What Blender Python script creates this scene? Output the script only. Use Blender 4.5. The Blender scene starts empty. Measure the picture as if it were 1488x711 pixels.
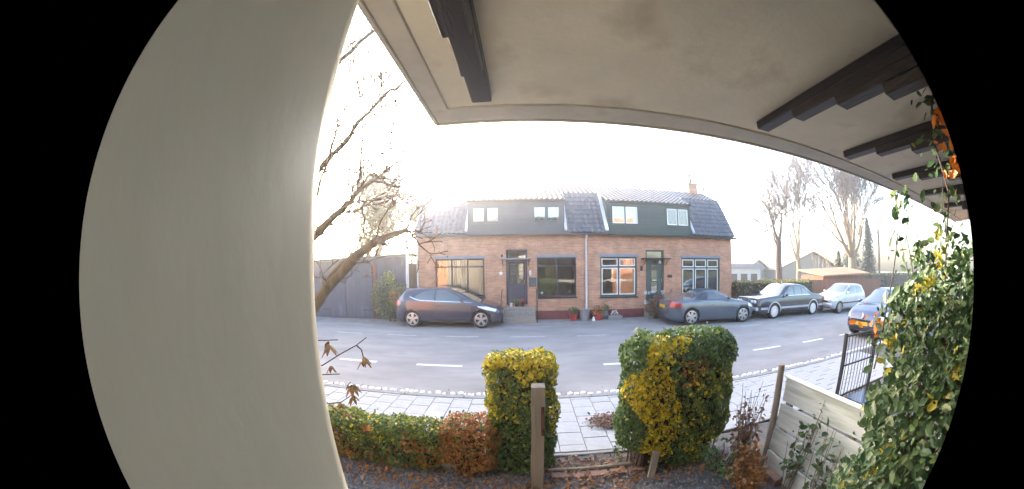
import bpy, bmesh, math, random
import numpy as np
from mathutils import Vector, Matrix

SC = bpy.context.scene
C = bpy.context.collection
R = math.radians
rnd = random.Random(7)
nrg = np.random.default_rng(11)

# ------------------------------------------------------------------ camera
CAM_H = 1.98
cd = bpy.data.cameras.new('camera'); cam = bpy.data.objects.new('camera', cd); C.objects.link(cam)
cam.location = (0, 0, CAM_H)
_m = Matrix.Rotation(R(90 - 1.97), 4, 'X') @ Matrix.Rotation(R(-0.62), 4, 'Z')
cam.rotation_euler = _m.to_euler()
cd.type = 'PANO'; cd.panorama_type = 'FISHEYE_LENS_POLYNOMIAL'
cd.sensor_width = 36.0
cd.fisheye_polynomial_k0 = 0.0
cd.fisheye_polynomial_k1 = -(1 / 468.0) / (36.0 / 1488)      # equidistant wide lens, 468 px per radian at 1488 px
cd.fisheye_polynomial_k2 = cd.fisheye_polynomial_k3 = cd.fisheye_polynomial_k4 = 0.0
cd.fisheye_fov = 2 * 650 / 468.0
cd.shift_x = -(765 - 744) / 1488.0
cd.shift_y = (408 - 355.5) / 711.0
cd.clip_start = 0.01; cd.clip_end = 3000
SC.camera = cam

# ------------------------------------------------------------------ sky, sun, exposure
SUN_AZ, SUN_EL = -20.2, 15.1
wd = bpy.data.worlds.new('World'); SC.world = wd; wd.use_nodes = True
wn = wd.node_tree
bg = wn.nodes['Background']; bg.inputs[1].default_value = 0.15
sky = wn.nodes.new('ShaderNodeTexSky'); sky.sky_type = 'NISHITA'; sky.sun_disc = False
sky.sun_elevation = R(SUN_EL); sky.sun_rotation = R(SUN_AZ)
sky.air_density = 1.0; sky.dust_density = 4.6; sky.ozone_density = 1.0
wn.links.new(sky.outputs[0], bg.inputs[0])
sd = bpy.data.lights.new('sun', 'SUN'); sd.energy = 2.6; sd.angle = R(0.6); sd.color = (1, .93, .84)
sun = bpy.data.objects.new('sun', sd); C.objects.link(sun)
S = Vector((math.sin(R(SUN_AZ)) * math.cos(R(SUN_EL)), math.cos(R(SUN_AZ)) * math.cos(R(SUN_EL)), math.sin(R(SUN_EL))))
sun.rotation_euler = S.to_track_quat('Z', 'Y').to_euler()
sun.location = S * 60
SC.view_settings.view_transform = 'Standard'; SC.view_settings.look = 'None'
SC.view_settings.gamma = 1.0; SC.view_settings.exposure = 3.3
SC.view_settings.use_curve_mapping = False
SC.render.image_settings.color_mode = 'RGB'
SC.render.engine = 'CYCLES'
SC.cycles.max_bounces = 8; SC.cycles.transparent_max_bounces = 16
SC.cycles.caustics_reflective = False; SC.cycles.caustics_refractive = False
SC.cycles.sample_clamp_indirect = 6.0

# ------------------------------------------------------------------ materials
def new_mat(name):
    m = bpy.data.materials.new(name); m.use_nodes = True
    return m, m.node_tree, m.node_tree.nodes['Principled BSDF']

def mat(name, col, rough=.7, var=.18, scale=6, bump=0., bscale=60, metal=0, spec=.4, coat=0, stretch=(1, 1, 1), dirt=None, trans=0):
    m, t, b = new_mat(name); L = t.links
    tc = t.nodes.new('ShaderNodeTexCoord'); mp = t.nodes.new('ShaderNodeMapping'); mp.inputs['Scale'].default_value = stretch
    L.new(tc.outputs['Object'], mp.inputs[0])
    n = t.nodes.new('ShaderNodeTexNoise'); n.inputs['Scale'].default_value = scale; n.inputs['Detail'].default_value = 6; n.inputs['Roughness'].default_value = .65
    L.new(mp.outputs[0], n.inputs['Vector'])
    r = t.nodes.new('ShaderNodeValToRGB'); r.color_ramp.elements[0].position = .3; r.color_ramp.elements[1].position = .7
    c = np.array(col)
    r.color_ramp.elements[0].color = (*np.clip(c * (1 - var), 0, 1), 1); r.color_ramp.elements[1].color = (*np.clip(c * (1 + var), 0, 1), 1)
    L.new(n.outputs['Fac'], r.inputs[0]); src = r.outputs[0]
    if dirt:
        n3 = t.nodes.new('ShaderNodeTexNoise'); n3.inputs['Scale'].default_value = dirt[1]; n3.inputs['Detail'].default_value = 8
        L.new(mp.outputs[0], n3.inputs['Vector'])
        r3 = t.nodes.new('ShaderNodeValToRGB'); r3.color_ramp.elements[0].position = dirt[2]; r3.color_ramp.elements[1].position = dirt[2] + .12
        L.new(n3.outputs['Fac'], r3.inputs[0])
        mx = t.nodes.new('ShaderNodeMix'); mx.data_type = 'RGBA'; mx.inputs[7].default_value = (*dirt[0], 1)
        mm = t.nodes.new('ShaderNodeMath'); mm.operation = 'MULTIPLY'; mm.inputs[1].default_value = dirt[3]
        L.new(r3.outputs[0], mm.inputs[0]); L.new(mm.outputs[0], mx.inputs[0]); L.new(src, mx.inputs[6]); src = mx.outputs[2]
    L.new(src, b.inputs['Base Color'])
    b.inputs['Roughness'].default_value = rough; b.inputs['Metallic'].default_value = metal
    b.inputs['Specular IOR Level'].default_value = spec; b.inputs['Coat Weight'].default_value = coat
    b.inputs['Coat Roughness'].default_value = .08
    if trans: b.inputs['Transmission Weight'].default_value = trans
    if bump:
        n2 = t.nodes.new('ShaderNodeTexNoise'); n2.inputs['Scale'].default_value = bscale; n2.inputs['Detail'].default_value = 5
        L.new(mp.outputs[0], n2.inputs['Vector'])
        bp = t.nodes.new('ShaderNodeBump'); bp.inputs['Strength'].default_value = bump; bp.inputs['Distance'].default_value = .01
        L.new(n2.outputs['Fac'], bp.inputs['Height']); L.new(bp.outputs[0], b.inputs['Normal'])
    return m

def brick_mat(name, c1, c2, mortar, bw=.22, bh=.065, ms=.008, blot=.5):
    m, t, b = new_mat(name); L = t.links
    tc = t.nodes.new('ShaderNodeTexCoord'); sx = t.nodes.new('ShaderNodeSeparateXYZ'); cx = t.nodes.new('ShaderNodeCombineXYZ')
    L.new(tc.outputs['Object'], sx.inputs[0])
    ad = t.nodes.new('ShaderNodeMath'); ad.operation = 'ADD'
    L.new(sx.outputs['X'], ad.inputs[0]); L.new(sx.outputs['Y'], ad.inputs[1])
    L.new(ad.outputs[0], cx.inputs['X']); L.new(sx.outputs['Z'], cx.inputs['Y'])
    br = t.nodes.new('ShaderNodeTexBrick'); br.inputs['Scale'].default_value = 1.0
    br.inputs['Brick Width'].default_value = bw; br.inputs['Row Height'].default_value = bh
    br.inputs['Mortar Size'].default_value = ms; br.inputs['Bias'].default_value = 0.0
    br.inputs['Color1'].default_value = (*c1, 1); br.inputs['Color2'].default_value = (*c2, 1); br.inputs['Mortar'].default_value = (*mortar, 1)
    L.new(cx.outputs[0], br.inputs['Vector'])
    n = t.nodes.new('ShaderNodeTexNoise'); n.inputs['Scale'].default_value = 1.7; n.inputs['Detail'].default_value = 7; n.inputs['Roughness'].default_value = .7
    L.new(tc.outputs['Object'], n.inputs['Vector'])
    r = t.nodes.new('ShaderNodeValToRGB'); r.color_ramp.elements[0].position = .32; r.color_ramp.elements[1].position = .68
    r.color_ramp.elements[0].color = (1 - blot * .7, 1 - blot * .75, 1 - blot * .75, 1); r.color_ramp.elements[1].color = (1 + blot * .12, 1 + blot * .08, 1 + blot * .05, 1)
    L.new(n.outputs['Fac'], r.inputs[0])
    mx = t.nodes.new('ShaderNodeMix'); mx.data_type = 'RGBA'; mx.blend_type = 'MULTIPLY'; mx.inputs[0].default_value = 1
    L.new(br.outputs['Color'], mx.inputs[6]); L.new(r.outputs[0], mx.inputs[7]); L.new(mx.outputs[2], b.inputs['Base Color'])
    b.inputs['Roughness'].default_value = .85; b.inputs['Specular IOR Level'].default_value = .25
    bp = t.nodes.new('ShaderNodeBump'); bp.inputs['Strength'].default_value = .5; bp.inputs['Distance'].default_value = .006; bp.invert = True
    L.new(br.outputs['Fac'], bp.inputs['Height']); L.new(bp.outputs[0], b.inputs['Normal'])
    return m

def leaf_mat(name, cols, rough=.42, transl=.35, nscale=5.0):
    """leaf colour per leaf (island) plus a slow drift over the plant"""
    m, t, b = new_mat(name); L = t.links
    g = t.nodes.new('ShaderNodeNewGeometry'); tc = t.nodes.new('ShaderNodeTexCoord')
    n = t.nodes.new('ShaderNodeTexNoise'); n.inputs['Scale'].default_value = nscale; n.inputs['Detail'].default_value = 3
    L.new(tc.outputs['Object'], n.inputs['Vector'])
    a = t.nodes.new('ShaderNodeMath'); a.operation = 'MULTIPLY_ADD'; a.inputs[1].default_value = .55
    s = t.nodes.new('ShaderNodeMath'); s.operation = 'MULTIPLY'; s.inputs[1].default_value = .45
    oi = t.nodes.new('ShaderNodeObjectInfo'); ad = t.nodes.new('ShaderNodeMath'); ad.operation = 'ADD'; fr = t.nodes.new('ShaderNodeMath'); fr.operation = 'FRACT'
    L.new(g.outputs['Random Per Island'], ad.inputs[0]); L.new(oi.outputs['Random'], ad.inputs[1]); L.new(ad.outputs[0], fr.inputs[0])
    L.new(n.outputs['Fac'], s.inputs[0]); L.new(fr.outputs[0], a.inputs[0]); L.new(s.outputs[0], a.inputs[2])
    r = t.nodes.new('ShaderNodeValToRGB')
    el = r.color_ramp.elements
    while len(el) < len(cols): el.new(.5)
    for i, c in enumerate(cols):
        el[i].position = .08 + .84 * i / (len(cols) - 1); el[i].color = (*c, 1)
    L.new(a.outputs[0], r.inputs[0]); L.new(r.outputs[0], b.inputs['Base Color'])
    b.inputs['Roughness'].default_value = rough; b.inputs['Specular IOR Level'].default_value = .4
    tr = t.nodes.new('ShaderNodeBsdfTranslucent'); L.new(r.outputs[0], tr.inputs[0])
    mx = t.nodes.new('ShaderNodeMixShader'); mx.inputs[0].default_value = transl
    L.new(b.outputs[0], mx.inputs[1]); L.new(tr.outputs[0], mx.inputs[2])
    L.new(mx.outputs[0], t.nodes['Material Output'].inputs[0])
    return m

def glass_mat(name, ior=2.4, tint=(.9, .93, .92)):
    m, t, b = new_mat(name); L = t.links; t.nodes.remove(b)
    f = t.nodes.new('ShaderNodeFresnel'); f.inputs[0].default_value = ior
    tr = t.nodes.new('ShaderNodeBsdfTransparent'); tr.inputs[0].default_value = (*tint, 1)
    gl = t.nodes.new('ShaderNodeBsdfGlossy'); gl.inputs['Roughness'].default_value = .015
    n = t.nodes.new('ShaderNodeTexNoise'); n.inputs['Scale'].default_value = 1.6; tc = t.nodes.new('ShaderNodeTexCoord'); L.new(tc.outputs['Object'], n.inputs['Vector'])
    bp = t.nodes.new('ShaderNodeBump'); bp.inputs['Strength'].default_value = .10; bp.inputs['Distance'].default_value = .03
    L.new(n.outputs['Fac'], bp.inputs['Height']); L.new(bp.outputs[0], gl.inputs['Normal'])
    mx = t.nodes.new('ShaderNodeMixShader'); L.new(f.outputs[0], mx.inputs[0]); L.new(tr.outputs[0], mx.inputs[1]); L.new(gl.outputs[0], mx.inputs[2])
    L.new(mx.outputs[0], t.nodes['Material Output'].inputs[0])
    return m

M = {}
M['asphalt'] = mat('asphalt', (.285, .265, .262), .85, .20, 1.1, .8, 160, spec=.3, dirt=((.20, .19, .19), 3.2, .60, .45), stretch=(.45, 1, 1))
M['earth'] = mat('earth', (.10, .075, .055), .95, .3, 5, .8, 40)
M['far_paving'] = mat('far_paving', (.25, .235, .23), .9, .2, 3, .4, 60)
M['field'] = mat('field', (.09, .095, .05), .95, .3, .2)
M['road_paint'] = mat('road_paint', (.72, .72, .70), .7, .12, 20, dirt=((.16, .155, .155), 25, .60, .7))
M['worn_paint'] = mat('worn_road_paint', (.46, .455, .45), .75, .12, 20, dirt=((.28, .27, .275), 25, .50, .8))
M['tile'] = mat('paving_tile', (.37, .37, .385), .85, .14, 9, .25, 120, dirt=((.29, .285, .28), 6, .52, .5))
M['joint'] = mat('joint_sand', (.10, .095, .085), .95, .25, 30)
M['kerb'] = mat('kerb_concrete', (.25, .245, .24), .85, .15, 12, .3, 90)
M['white_stone'] = mat('white_stone', (.84, .84, .85), .55, .14, 20, .4, 70)
M['cream'] = mat('cream_paint', (.74, .705, .60), .42, .06, 3, .10, 30, spec=.45, stretch=(1, 1, .45), dirt=((.60, .565, .47), 4, .56, .6))
M['ceiling'] = mat('ceiling_paint', (.76, .69, .57), .6, .10, 2.0, .25, 30, dirt=((.50, .42, .31), 2.2, .56, .6))
M['edge_board'] = mat('edge_board_paint', (.54, .50, .44), .55, .12, 4, .2, 40, dirt=((.30, .25, .19), 4, .62, .5))
M['dark_beam'] = mat('dark_brown_paint', (.030, .024, .026), .45, .3, 9, .5, 50, stretch=(1, .2, 1))
M['brick'] = brick_mat('brick', (.60, .30, .175), (.45, .205, .12), (.45, .38, .31), blot=.5)
M['own_brick'] = brick_mat('orange_brick', (.66, .26, .11), (.55, .20, .08), (.5, .40, .32))
M['plinth'] = mat('plinth_paint', (.16, .045, .045), .8, .25, 6)
M['roof_tile'] = mat('roof_tile', (.085, .09, .11), .36, .35, 5, .3, 60, spec=.5)
M['slate_board'] = mat('slate_blue_boarding', (.075, .090, .105), .55, .10, 2, .1, 30)
M['green_board'] = mat('dark_green_boarding', (.030, .060, .058), .5, .12, 2, .1, 30)
M['white_paint'] = mat('white_paint', (.72, .72, .70), .45, .06, 6)
M['black_paint'] = mat('dark_frame_paint', (.028, .026, .036), .4, .2, 9)
M['green_paint'] = mat('green_frame_paint', (.022, .045, .042), .4, .2, 9)
M['green_door'] = mat('green_door_paint', (.040, .075, .080), .35, .12, 5)
M['navy_door'] = mat('navy_door_paint', (.045, .050, .085), .35, .12, 5)
M['lintel'] = mat('lintel_concrete', (.22, .23, .28), .8, .15, 6)
M['glass'] = glass_mat('window_glass')
M['car_glass'] = glass_mat('car_glass', 1.7, (.30, .36, .38))
M['curtain'] = mat('net_curtain', (.72, .72, .70), .9, .08, 12)
M['brown_curtain'] = mat('brown_curtain', (.10, .055, .045), .9, .2, 12)
M['lampshade'] = mat('ornament_red', (.45, .10, .05), .7, .2, 12)
M['zinc'] = mat('zinc', (.52, .53, .55), .45, .12, 9, metal=.3)
M['pvc'] = mat('pale_pvc', (.58, .58, .60), .4, .08, 6)
M['concrete'] = mat('step_concrete', (.27, .24, .21), .85, .2, 9, .3, 60)
M['iron'] = mat('black_iron', (.022, .022, .026), .45, .3, 20)
M['terracotta'] = mat('red_glaze', (.34, .045, .04), .45, .2, 9)
M['grey_plastic'] = mat('grey_plastic', (.20, .205, .21), .55, .12, 9)
M['garage_blue'] = mat('garage_boarding', (.045, .062, .105), .55, .2, 5, .2, 40, stretch=(1, 1, .25), dirt=((.15, .16, .2), 5, .60, .5))
M['rust_post'] = mat('rust_brown_paint', (.12, .045, .03), .7, .25, 9)
M['bark'] = mat('bark', (.145, .115, .085), .9, .35, 9, .9, 40, stretch=(1, 1, .3), dirt=((.20, .21, .12), 7, .55, .5))
M['twig'] = mat('twig_bark', (.085, .060, .045), .85, .3, 20)
M['far_twig'] = mat('far_twig', (.10, .068, .052), .9, .25, 3)
M['pale_bark'] = mat('pale_bark', (.22, .155, .095), .85, .3, 5, .5, 30)
M['dark_bark'] = mat('dark_bark', (.065, .042, .038), .9, .3, 6, .5, 30)
M['oldwood'] = mat('weathered_wood', (.27, .235, .195), .85, .25, 10, .6, 40, stretch=(1, 1, .12), dirt=((.13, .12, .085), 5, .55, .55))
M['board'] = mat('whitewashed_board', (.46, .48, .46), .8, .22, 9, .5, 50, stretch=(1, .12, 1), dirt=((.24, .26, .22), 9, .50, .75))
M['gravel'] = mat('gravel_stone', (.17, .165, .17), .9, .5, 24, .4, 80)
M['gravel_bed'] = mat('gravel_bed', (.12, .115, .115), .95, .5, 60, 1, 120)
M['step_brick'] = mat('step_brick', (.23, .145, .115), .9, .25, 9, .5, 50)
M['hedge_leaf'] = leaf_mat('hedge_leaf', [(.055, .10, .035), (.09, .16, .05), (.135, .22, .065), (.20, .29, .09)])
M['hedge_light'] = leaf_mat('hedge_light_leaf', [(.09, .14, .03), (.15, .21, .04), (.23, .28, .05), (.34, .33, .055)])
M['yellow_leaf'] = leaf_mat('yellow_leaf', [(.42, .34, .022), (.62, .48, .026), (.76, .60, .035), (.46, .41, .045)])
M['brown_leaf'] = leaf_mat('brown_leaf', [(.16, .065, .022), (.32, .13, .035), (.44, .20, .055), (.24, .14, .05)])
M['dead_leaf'] = leaf_mat('dead_leaf', [(.11, .06, .045), (.20, .115, .085), (.28, .17, .12), (.15, .075, .05)], .8, .1)
M['ivy_leaf'] = leaf_mat('climber_leaf', [(.026, .058, .03), (.042, .085, .038), (.062, .115, .046), (.09, .14, .052), (.14, .16, .05)], .42, .3, 2.5)
M['ivy_yellow'] = leaf_mat('climber_yellow_leaf', [(.28, .26, .03), (.38, .32, .035), (.18, .20, .04)], .45, .35)
M['orange_leaf'] = leaf_mat('orange_leaf', [(.50, .12, .015), (.62, .20, .02), (.38, .07, .02)], .5, .3)
M['shrub_leaf'] = leaf_mat('shrub_leaf', [(.05, .085, .035), (.09, .135, .045), (.13, .17, .06), (.16, .13, .055)])
M['evergreen'] = leaf_mat('evergreen_leaf', [(.035, .045, .022), (.055, .07, .03), (.09, .095, .04), (.13, .09, .05)])
M['conifer'] = leaf_mat('conifer_leaf', [(.015, .03, .02), (.03, .05, .03), (.05, .07, .04)])
M['seed'] = mat('dry_seed_head', (.24, .13, .05), .8, .5, 30, .5, 60)
M['tyre'] = mat('tyre', (.018, .018, .019), .8, .15, 20)
M['rim'] = mat('alloy', (.50, .50, .51), .32, .08, 9, metal=.8)
M['chrome'] = mat('chrome', (.75, .75, .76), .15, .04, 9, metal=1)
M['black_trim'] = mat('black_trim', (.02, .02, .022), .5, .1, 9)
M['lamp_white'] = mat('headlamp', (.72, .75, .78), .12, .05, 9, spec=.8, coat=1)
M['lamp_red'] = mat('tail_lamp', (.50, .02, .02), .15, .1, 9, spec=.8, coat=1)
M['plate'] = mat('yellow_plate', (.72, .42, .02), .5, .05, 9)
M['interior'] = mat('car_interior', (.025, .025, .028), .9, .1, 9)
def paint(name, col): return mat(name, col, .25, .05, 3, metal=.1, spec=.5, coat=1)
M['navy_paint'] = paint('navy_car_paint', (.018, .018, .05))
M['blue_paint'] = paint('blue_car_paint', (.035, .055, .13))
M['slate_paint'] = paint('slate_car_paint', (.065, .085, .115))
M['anthracite_paint'] = paint('anthracite_car_paint', (.026, .030, .045))
M['silver_paint'] = paint('silver_car_paint', (.42, .44, .47))
M['cloth'] = mat('soft_top', (.055, .065, .085), .9, .12, 12)
M['far_grey'] = mat('far_wall_grey', (.30, .31, .30), .8, .08, 1)
M['far_white'] = mat('far_wall_white', (.50, .50, .50), .7, .05, 1)
M['far_roof'] = mat('far_roof', (.20, .175, .155), .8, .15, 2)
M['fence_brown'] = mat('fence_brown', (.17, .075, .045), .8, .25, 4, .3, 30, stretch=(1, 1, .2))
M['thatch'] = mat('brown_timber', (.30, .19, .115), .8, .2, 4)  # even warm brown for the shed roof and the saplings

# ------------------------------------------------------------------ mesh helpers
ORG = {}
class MB:
    def __init__(s): s.v = []; s.f = []
    def add(s, V, F):
        o = len(s.v); s.v += [tuple(map(float, p)) for p in V]; s.f += [tuple(i + o for i in f) for f in F]; return s
    def box(s, x0, x1, y0, y1, z0, z1, bev=0):
        if bev:
            bm = bmesh.new(); bmesh.ops.create_cube(bm, size=1)
            for v in bm.verts: v.co = Vector(((x0 + x1) / 2 + v.co.x * (x1 - x0), (y0 + y1) / 2 + v.co.y * (y1 - y0), (z0 + z1) / 2 + v.co.z * (z1 - z0)))
            bmesh.ops.bevel(bm, geom=bm.edges[:], offset=bev, segments=1, affect='EDGES')
            bm.verts.index_update(); s.add([v.co for v in bm.verts], [[v.index for v in f.verts] for f in bm.faces]); bm.free(); return s
        V = [(x, y, z) for z in (z0, z1) for y in (y0, y1) for x in (x0, x1)]
        return s.add(V, [(0, 2, 3, 1), (4, 5, 7, 6), (0, 1, 5, 4), (2, 6, 7, 3), (0, 4, 6, 2), (1, 3, 7, 5)])
    def tube(s, pts, rad, n=8, cap=True):
        P = [Vector(p) for p in pts]; rad = rad if hasattr(rad, '__len__') else [rad] * len(P)
        V = []; F = []; up = None
        for i, p in enumerate(P):
            d = (P[min(i + 1, len(P) - 1)] - P[max(i - 1, 0)]).normalized()
            if up is None or abs(d.dot(up)) > .95: up = Vector((0, 0, 1)) if abs(d.z) < .9 else Vector((1, 0, 0))
            a = d.cross(up).normalized(); b = a.cross(d).normalized(); up = b
            for k in range(n):
                t = 2 * math.pi * k / n; V.append(p + (a * math.cos(t) + b * math.sin(t)) * rad[i])
        for i in range(len(P) - 1):
            for k in range(n): F.append((i * n + k, i * n + (k + 1) % n, (i + 1) * n + (k + 1) % n, (i + 1) * n + k))
        if cap: F.append(tuple(range(n - 1, -1, -1))); F.append(tuple(range((len(P) - 1) * n, len(P) * n)))
        return s.add(V, F)
    def lathe(s, prof, n=24, axis='z', c=(0, 0, 0)):
        V = []; F = []
        for r, h in prof:
            for k in range(n):
                t = 2 * math.pi * k / n; a, b = r * math.cos(t), r * math.sin(t)
                V.append((c[0] + a, c[1] + b, c[2] + h) if axis == 'z' else (c[0] + a, c[1] + h, c[2] + b))
        for i in range(len(prof) - 1):
            for k in range(n): F.append((i * n + k, i * n + (k + 1) % n, (i + 1) * n + (k + 1) % n, (i + 1) * n + k))
        return s.add(V, F)
    def grid(s, G):   # G[i][j] points
        a, b = len(G), len(G[0])
        return s.add([p for r in G for p in r], [(i * b + j, (i + 1) * b + j, (i + 1) * b + j + 1, i * b + j + 1) for i in range(a - 1) for j in range(b - 1)])

def link(o, parent=None):
    C.objects.link(o)
    if parent: o.parent = parent
    return o
def mesh_obj(name, V, F, m, parent=None, local=False, smooth=0, label=None, kind=None):
    me = bpy.data.meshes.new(name)
    if parent is not None and not local:
        ox, oy, oz = ORG.get(parent.name, (0, 0, 0)); V = [(a - ox, b - oy, c - oz) for a, b, c in V]
    me.from_pydata(V, [], F); me.materials.append(M[m] if isinstance(m, str) else m)
    me.validate(); me.update()
    o = bpy.data.objects.new(name, me); link(o, parent)
    if parent is not None: ORG[o.name] = (0, 0, 0) if local else ORG.get(parent.name, (0, 0, 0))
    if smooth:
        me.polygons.foreach_set('use_smooth', [True] * len(me.polygons))
        if smooth < 180: me.set_sharp_from_angle(angle=R(smooth))
    if label: o['label'] = label
    if kind: o['kind'] = kind
    return o
def part(name, mb, m, parent=None, **k): return mesh_obj(name, mb.v, mb.f, m, parent, **k)
def thing(name, label, cat, loc=(0, 0, 0), rz=0, group=None):
    o = bpy.data.objects.new(name, None); link(o); o.location = loc; o.rotation_euler = (0, 0, rz); o.empty_display_size = .1
    ORG[o.name] = tuple(loc); return tag(o, label, cat, group)
def tag(o, label, cat, group=None):
    o['label'] = label; o['category'] = cat
    if group: o['group'] = group
    return o
def struct(name, mb, m, **k):
    o = part(name, mb, m, **k); o['kind'] = 'structure'; return o

LEAF_A = np.array([(-.5, 0, 0), (-.18, .27, .06), (.22, .22, .03), (.5, 0, -.10), (.22, -.22, .03), (-.18, -.27, .06), (0, 0, -.03)])   # bent oval leaf
LEAF_AF = [(0, 6, 1), (1, 6, 2), (2, 6, 3), (3, 6, 4), (4, 6, 5), (5, 6, 0)]
LEAF_S = np.array([(-.5, 0, 0), (0, .30, .07), (.5, 0, -.06), (0, -.30, .07)]); LEAF_SF = [(0, 1, 2), (0, 2, 3)]
def rot_mats(nrm, spin):
    n = nrm / (np.linalg.norm(nrm, axis=1, keepdims=True) + 1e-9)
    ref = np.where(np.abs(n[:, 2:3]) < .9, np.array([[0, 0, 1.]]), np.array([[1., 0, 0]]))
    a = np.cross(ref, n); a /= np.linalg.norm(a, axis=1, keepdims=True); b = np.cross(n, a)
    c, s = np.cos(spin)[:, None], np.sin(spin)[:, None]
    return np.stack([a * c + b * s, -a * s + b * c, n], 2)
def leaves(name, P, N, size, m, parent=None, simple=True, kind='stuff', jit=.7, label=None):
    """one mesh of many small separate leaves"""
    P = np.asarray(P, float); n = len(P)
    if n == 0: return None
    T, TF = (LEAF_S, LEAF_SF) if simple else (LEAF_A, LEAF_AF)
    N = np.asarray(N, float) + nrg.normal(0, jit, (n, 3))
    Rm = rot_mats(N, nrg.uniform(0, 6.283, n)); sz = size * nrg.uniform(.45, 1.5, n)
    V = np.einsum('nij,kj->nki', Rm, T) * sz[:, None, None] + P[:, None, :]
    k = len(T); tf = np.array(TF); F = (tf[None] + (np.arange(n) * k)[:, None, None]).reshape(-1, 3)
    V = V.reshape(-1, 3)
    if parent is not None: V = V - np.array(ORG.get(parent.name, (0, 0, 0)))
    me = bpy.data.meshes.new(name); me.vertices.add(len(V)); me.vertices.foreach_set('co', V.ravel())
    me.loops.add(F.size); me.loops.foreach_set('vertex_index', F.ravel().astype(np.int32))
    me.polygons.add(len(F)); me.polygons.foreach_set('loop_start', np.arange(0, F.size, 3, dtype=np.int32))
    me.polygons.foreach_set('loop_total', np.full(len(F), 3, dtype=np.int32))
    me.materials.append(M[m]); me.update(calc_edges=True)
    o = bpy.data.objects.new(name, me); link(o, parent)
    if kind: o['kind'] = kind
    if label: o['label'] = label
    return o

# ------------------------------------------------------------------ the ground and street
RZ = -0.07   # road level; pavement level is 0
g = MB(); g.add([(-900, -300, -.13), (900, -300, -.13), (900, 1500, -.13), (-900, 1500, -.13)], [(0, 1, 2, 3)])
struct('ground', g, 'field')
g = MB(); g.box(-60, 90, 4.78, 11.62, RZ - .05, RZ); struct('road', g, 'asphalt')
g = MB(); g.box(-60, 90, 11.62, 15.5, RZ - .05, RZ + .012); struct('far_pavement', g, 'far_paving')
g = MB(); g.box(-60, 60, 3.08, 4.66, -.12, -.008); pav = struct('pavement', g, 'joint')
ORG[pav.name] = (0, 0, 0)
# paving slabs, each one a piece
me0 = None; T = .30
cols = range(-19, 27); k = 0
for i in cols:
    x = .05 + i * T
    off = .15 if i % 2 else 0
    y = 3.09 - off; j = 0
    while y < 4.64:
        y0 = max(y, 3.09); y1 = min(y + T, 4.655)
        if y1 - y0 > .05:
            key = round(y1 - y0, 3)
            me = bpy.data.meshes.get('slab_%d' % int(key * 1000))
            if me is None:
                mb = MB().box(-T / 2 + .004, T / 2 - .004, -key / 2 + .004, key / 2 - .004, -.05, 0, .004)
                me = bpy.data.meshes.new('slab_%d' % int(key * 1000)); me.from_pydata(mb.v, [], mb.f); me.materials.append(M['tile'])
            o = bpy.data.objects.new('paving_slab', me); link(o, pav)
            o.location = (x + T / 2, (y0 + y1) / 2, rnd.uniform(-.003, .003)); o.rotation_euler = (rnd.gauss(0, .004), rnd.gauss(0, .004), rnd.gauss(0, .003))
        y += T
kb = MB(); kb.box(-60, 60, 4.665, 4.685, -.12, -.02); kerb = struct('kerb', kb, 'joint'); ORG[kerb.name] = (0, 0, 0)
x = -12.0
while x < 16:
    mb = MB().box(x + .004, x + .994, 4.672, 4.775, -.12, .004, .008); part('kerb_stone', mb, 'kerb', kerb); x += 1.0
x = -8.0   # row of rough pale setts along the gutter
while x < 12:
    w = rnd.uniform(.05, .16); 
    if rnd.random() < .95:
        n = 7; cy = 4.855 + rnd.uniform(-.016, .016); ang = [2 * math.pi * q / n + rnd.uniform(-.3, .3) for q in range(n)]
        rr = [rnd.uniform(.75, 1.05) for q in range(n)]; d = rnd.uniform(.045, .065); h = rnd.uniform(.060, .085)
        V = [(x + w / 2 + math.cos(a) * w / 2 * r, cy + math.sin(a) * d * r, RZ - .02) for a, r in zip(ang, rr)]
        V += [(x + w / 2 + math.cos(a) * w / 2 * r * .8, cy + math.sin(a) * d * r * .8, RZ + h) for a, r in zip(ang, rr)]
        F = [(q, (q + 1) % n, n + (q + 1) % n, n + q) for q in range(n)] + [tuple(range(n, 2 * n))]
        mesh_obj('gutter_stone', V, F, 'white_stone', kerb)
    x += w * rnd.uniform(.82, 1.02) + rnd.choice((0, 0, 0, .02, .05))
def dash(x0, x1, y, w, m='road_paint'):
    V = []; n = 12
    for i in range(n + 1):
        xx = x0 + (x1 - x0) * i / n; e = rnd.uniform(-.006, .006); V += [(xx, y - w / 2 + e, RZ + .004), (xx, y + w / 2 + rnd.uniform(-.006, .006), RZ + .004)]
    o = mesh_obj('lane_dash', V, [(2 * i, 2 * i + 2, 2 * i + 3, 2 * i + 1) for i in range(n)], m, kind='structure')
for q in range(-4, 8): dash(-.40 + 2.04 * q, .64 + 2.04 * q, 6.58 - .010 * q, .11)
for q in range(-4, 8): dash(-.50 + 2.03 * q, .54 + 2.03 * q, 9.66 - .02 * q, .10, 'worn_paint')

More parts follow.
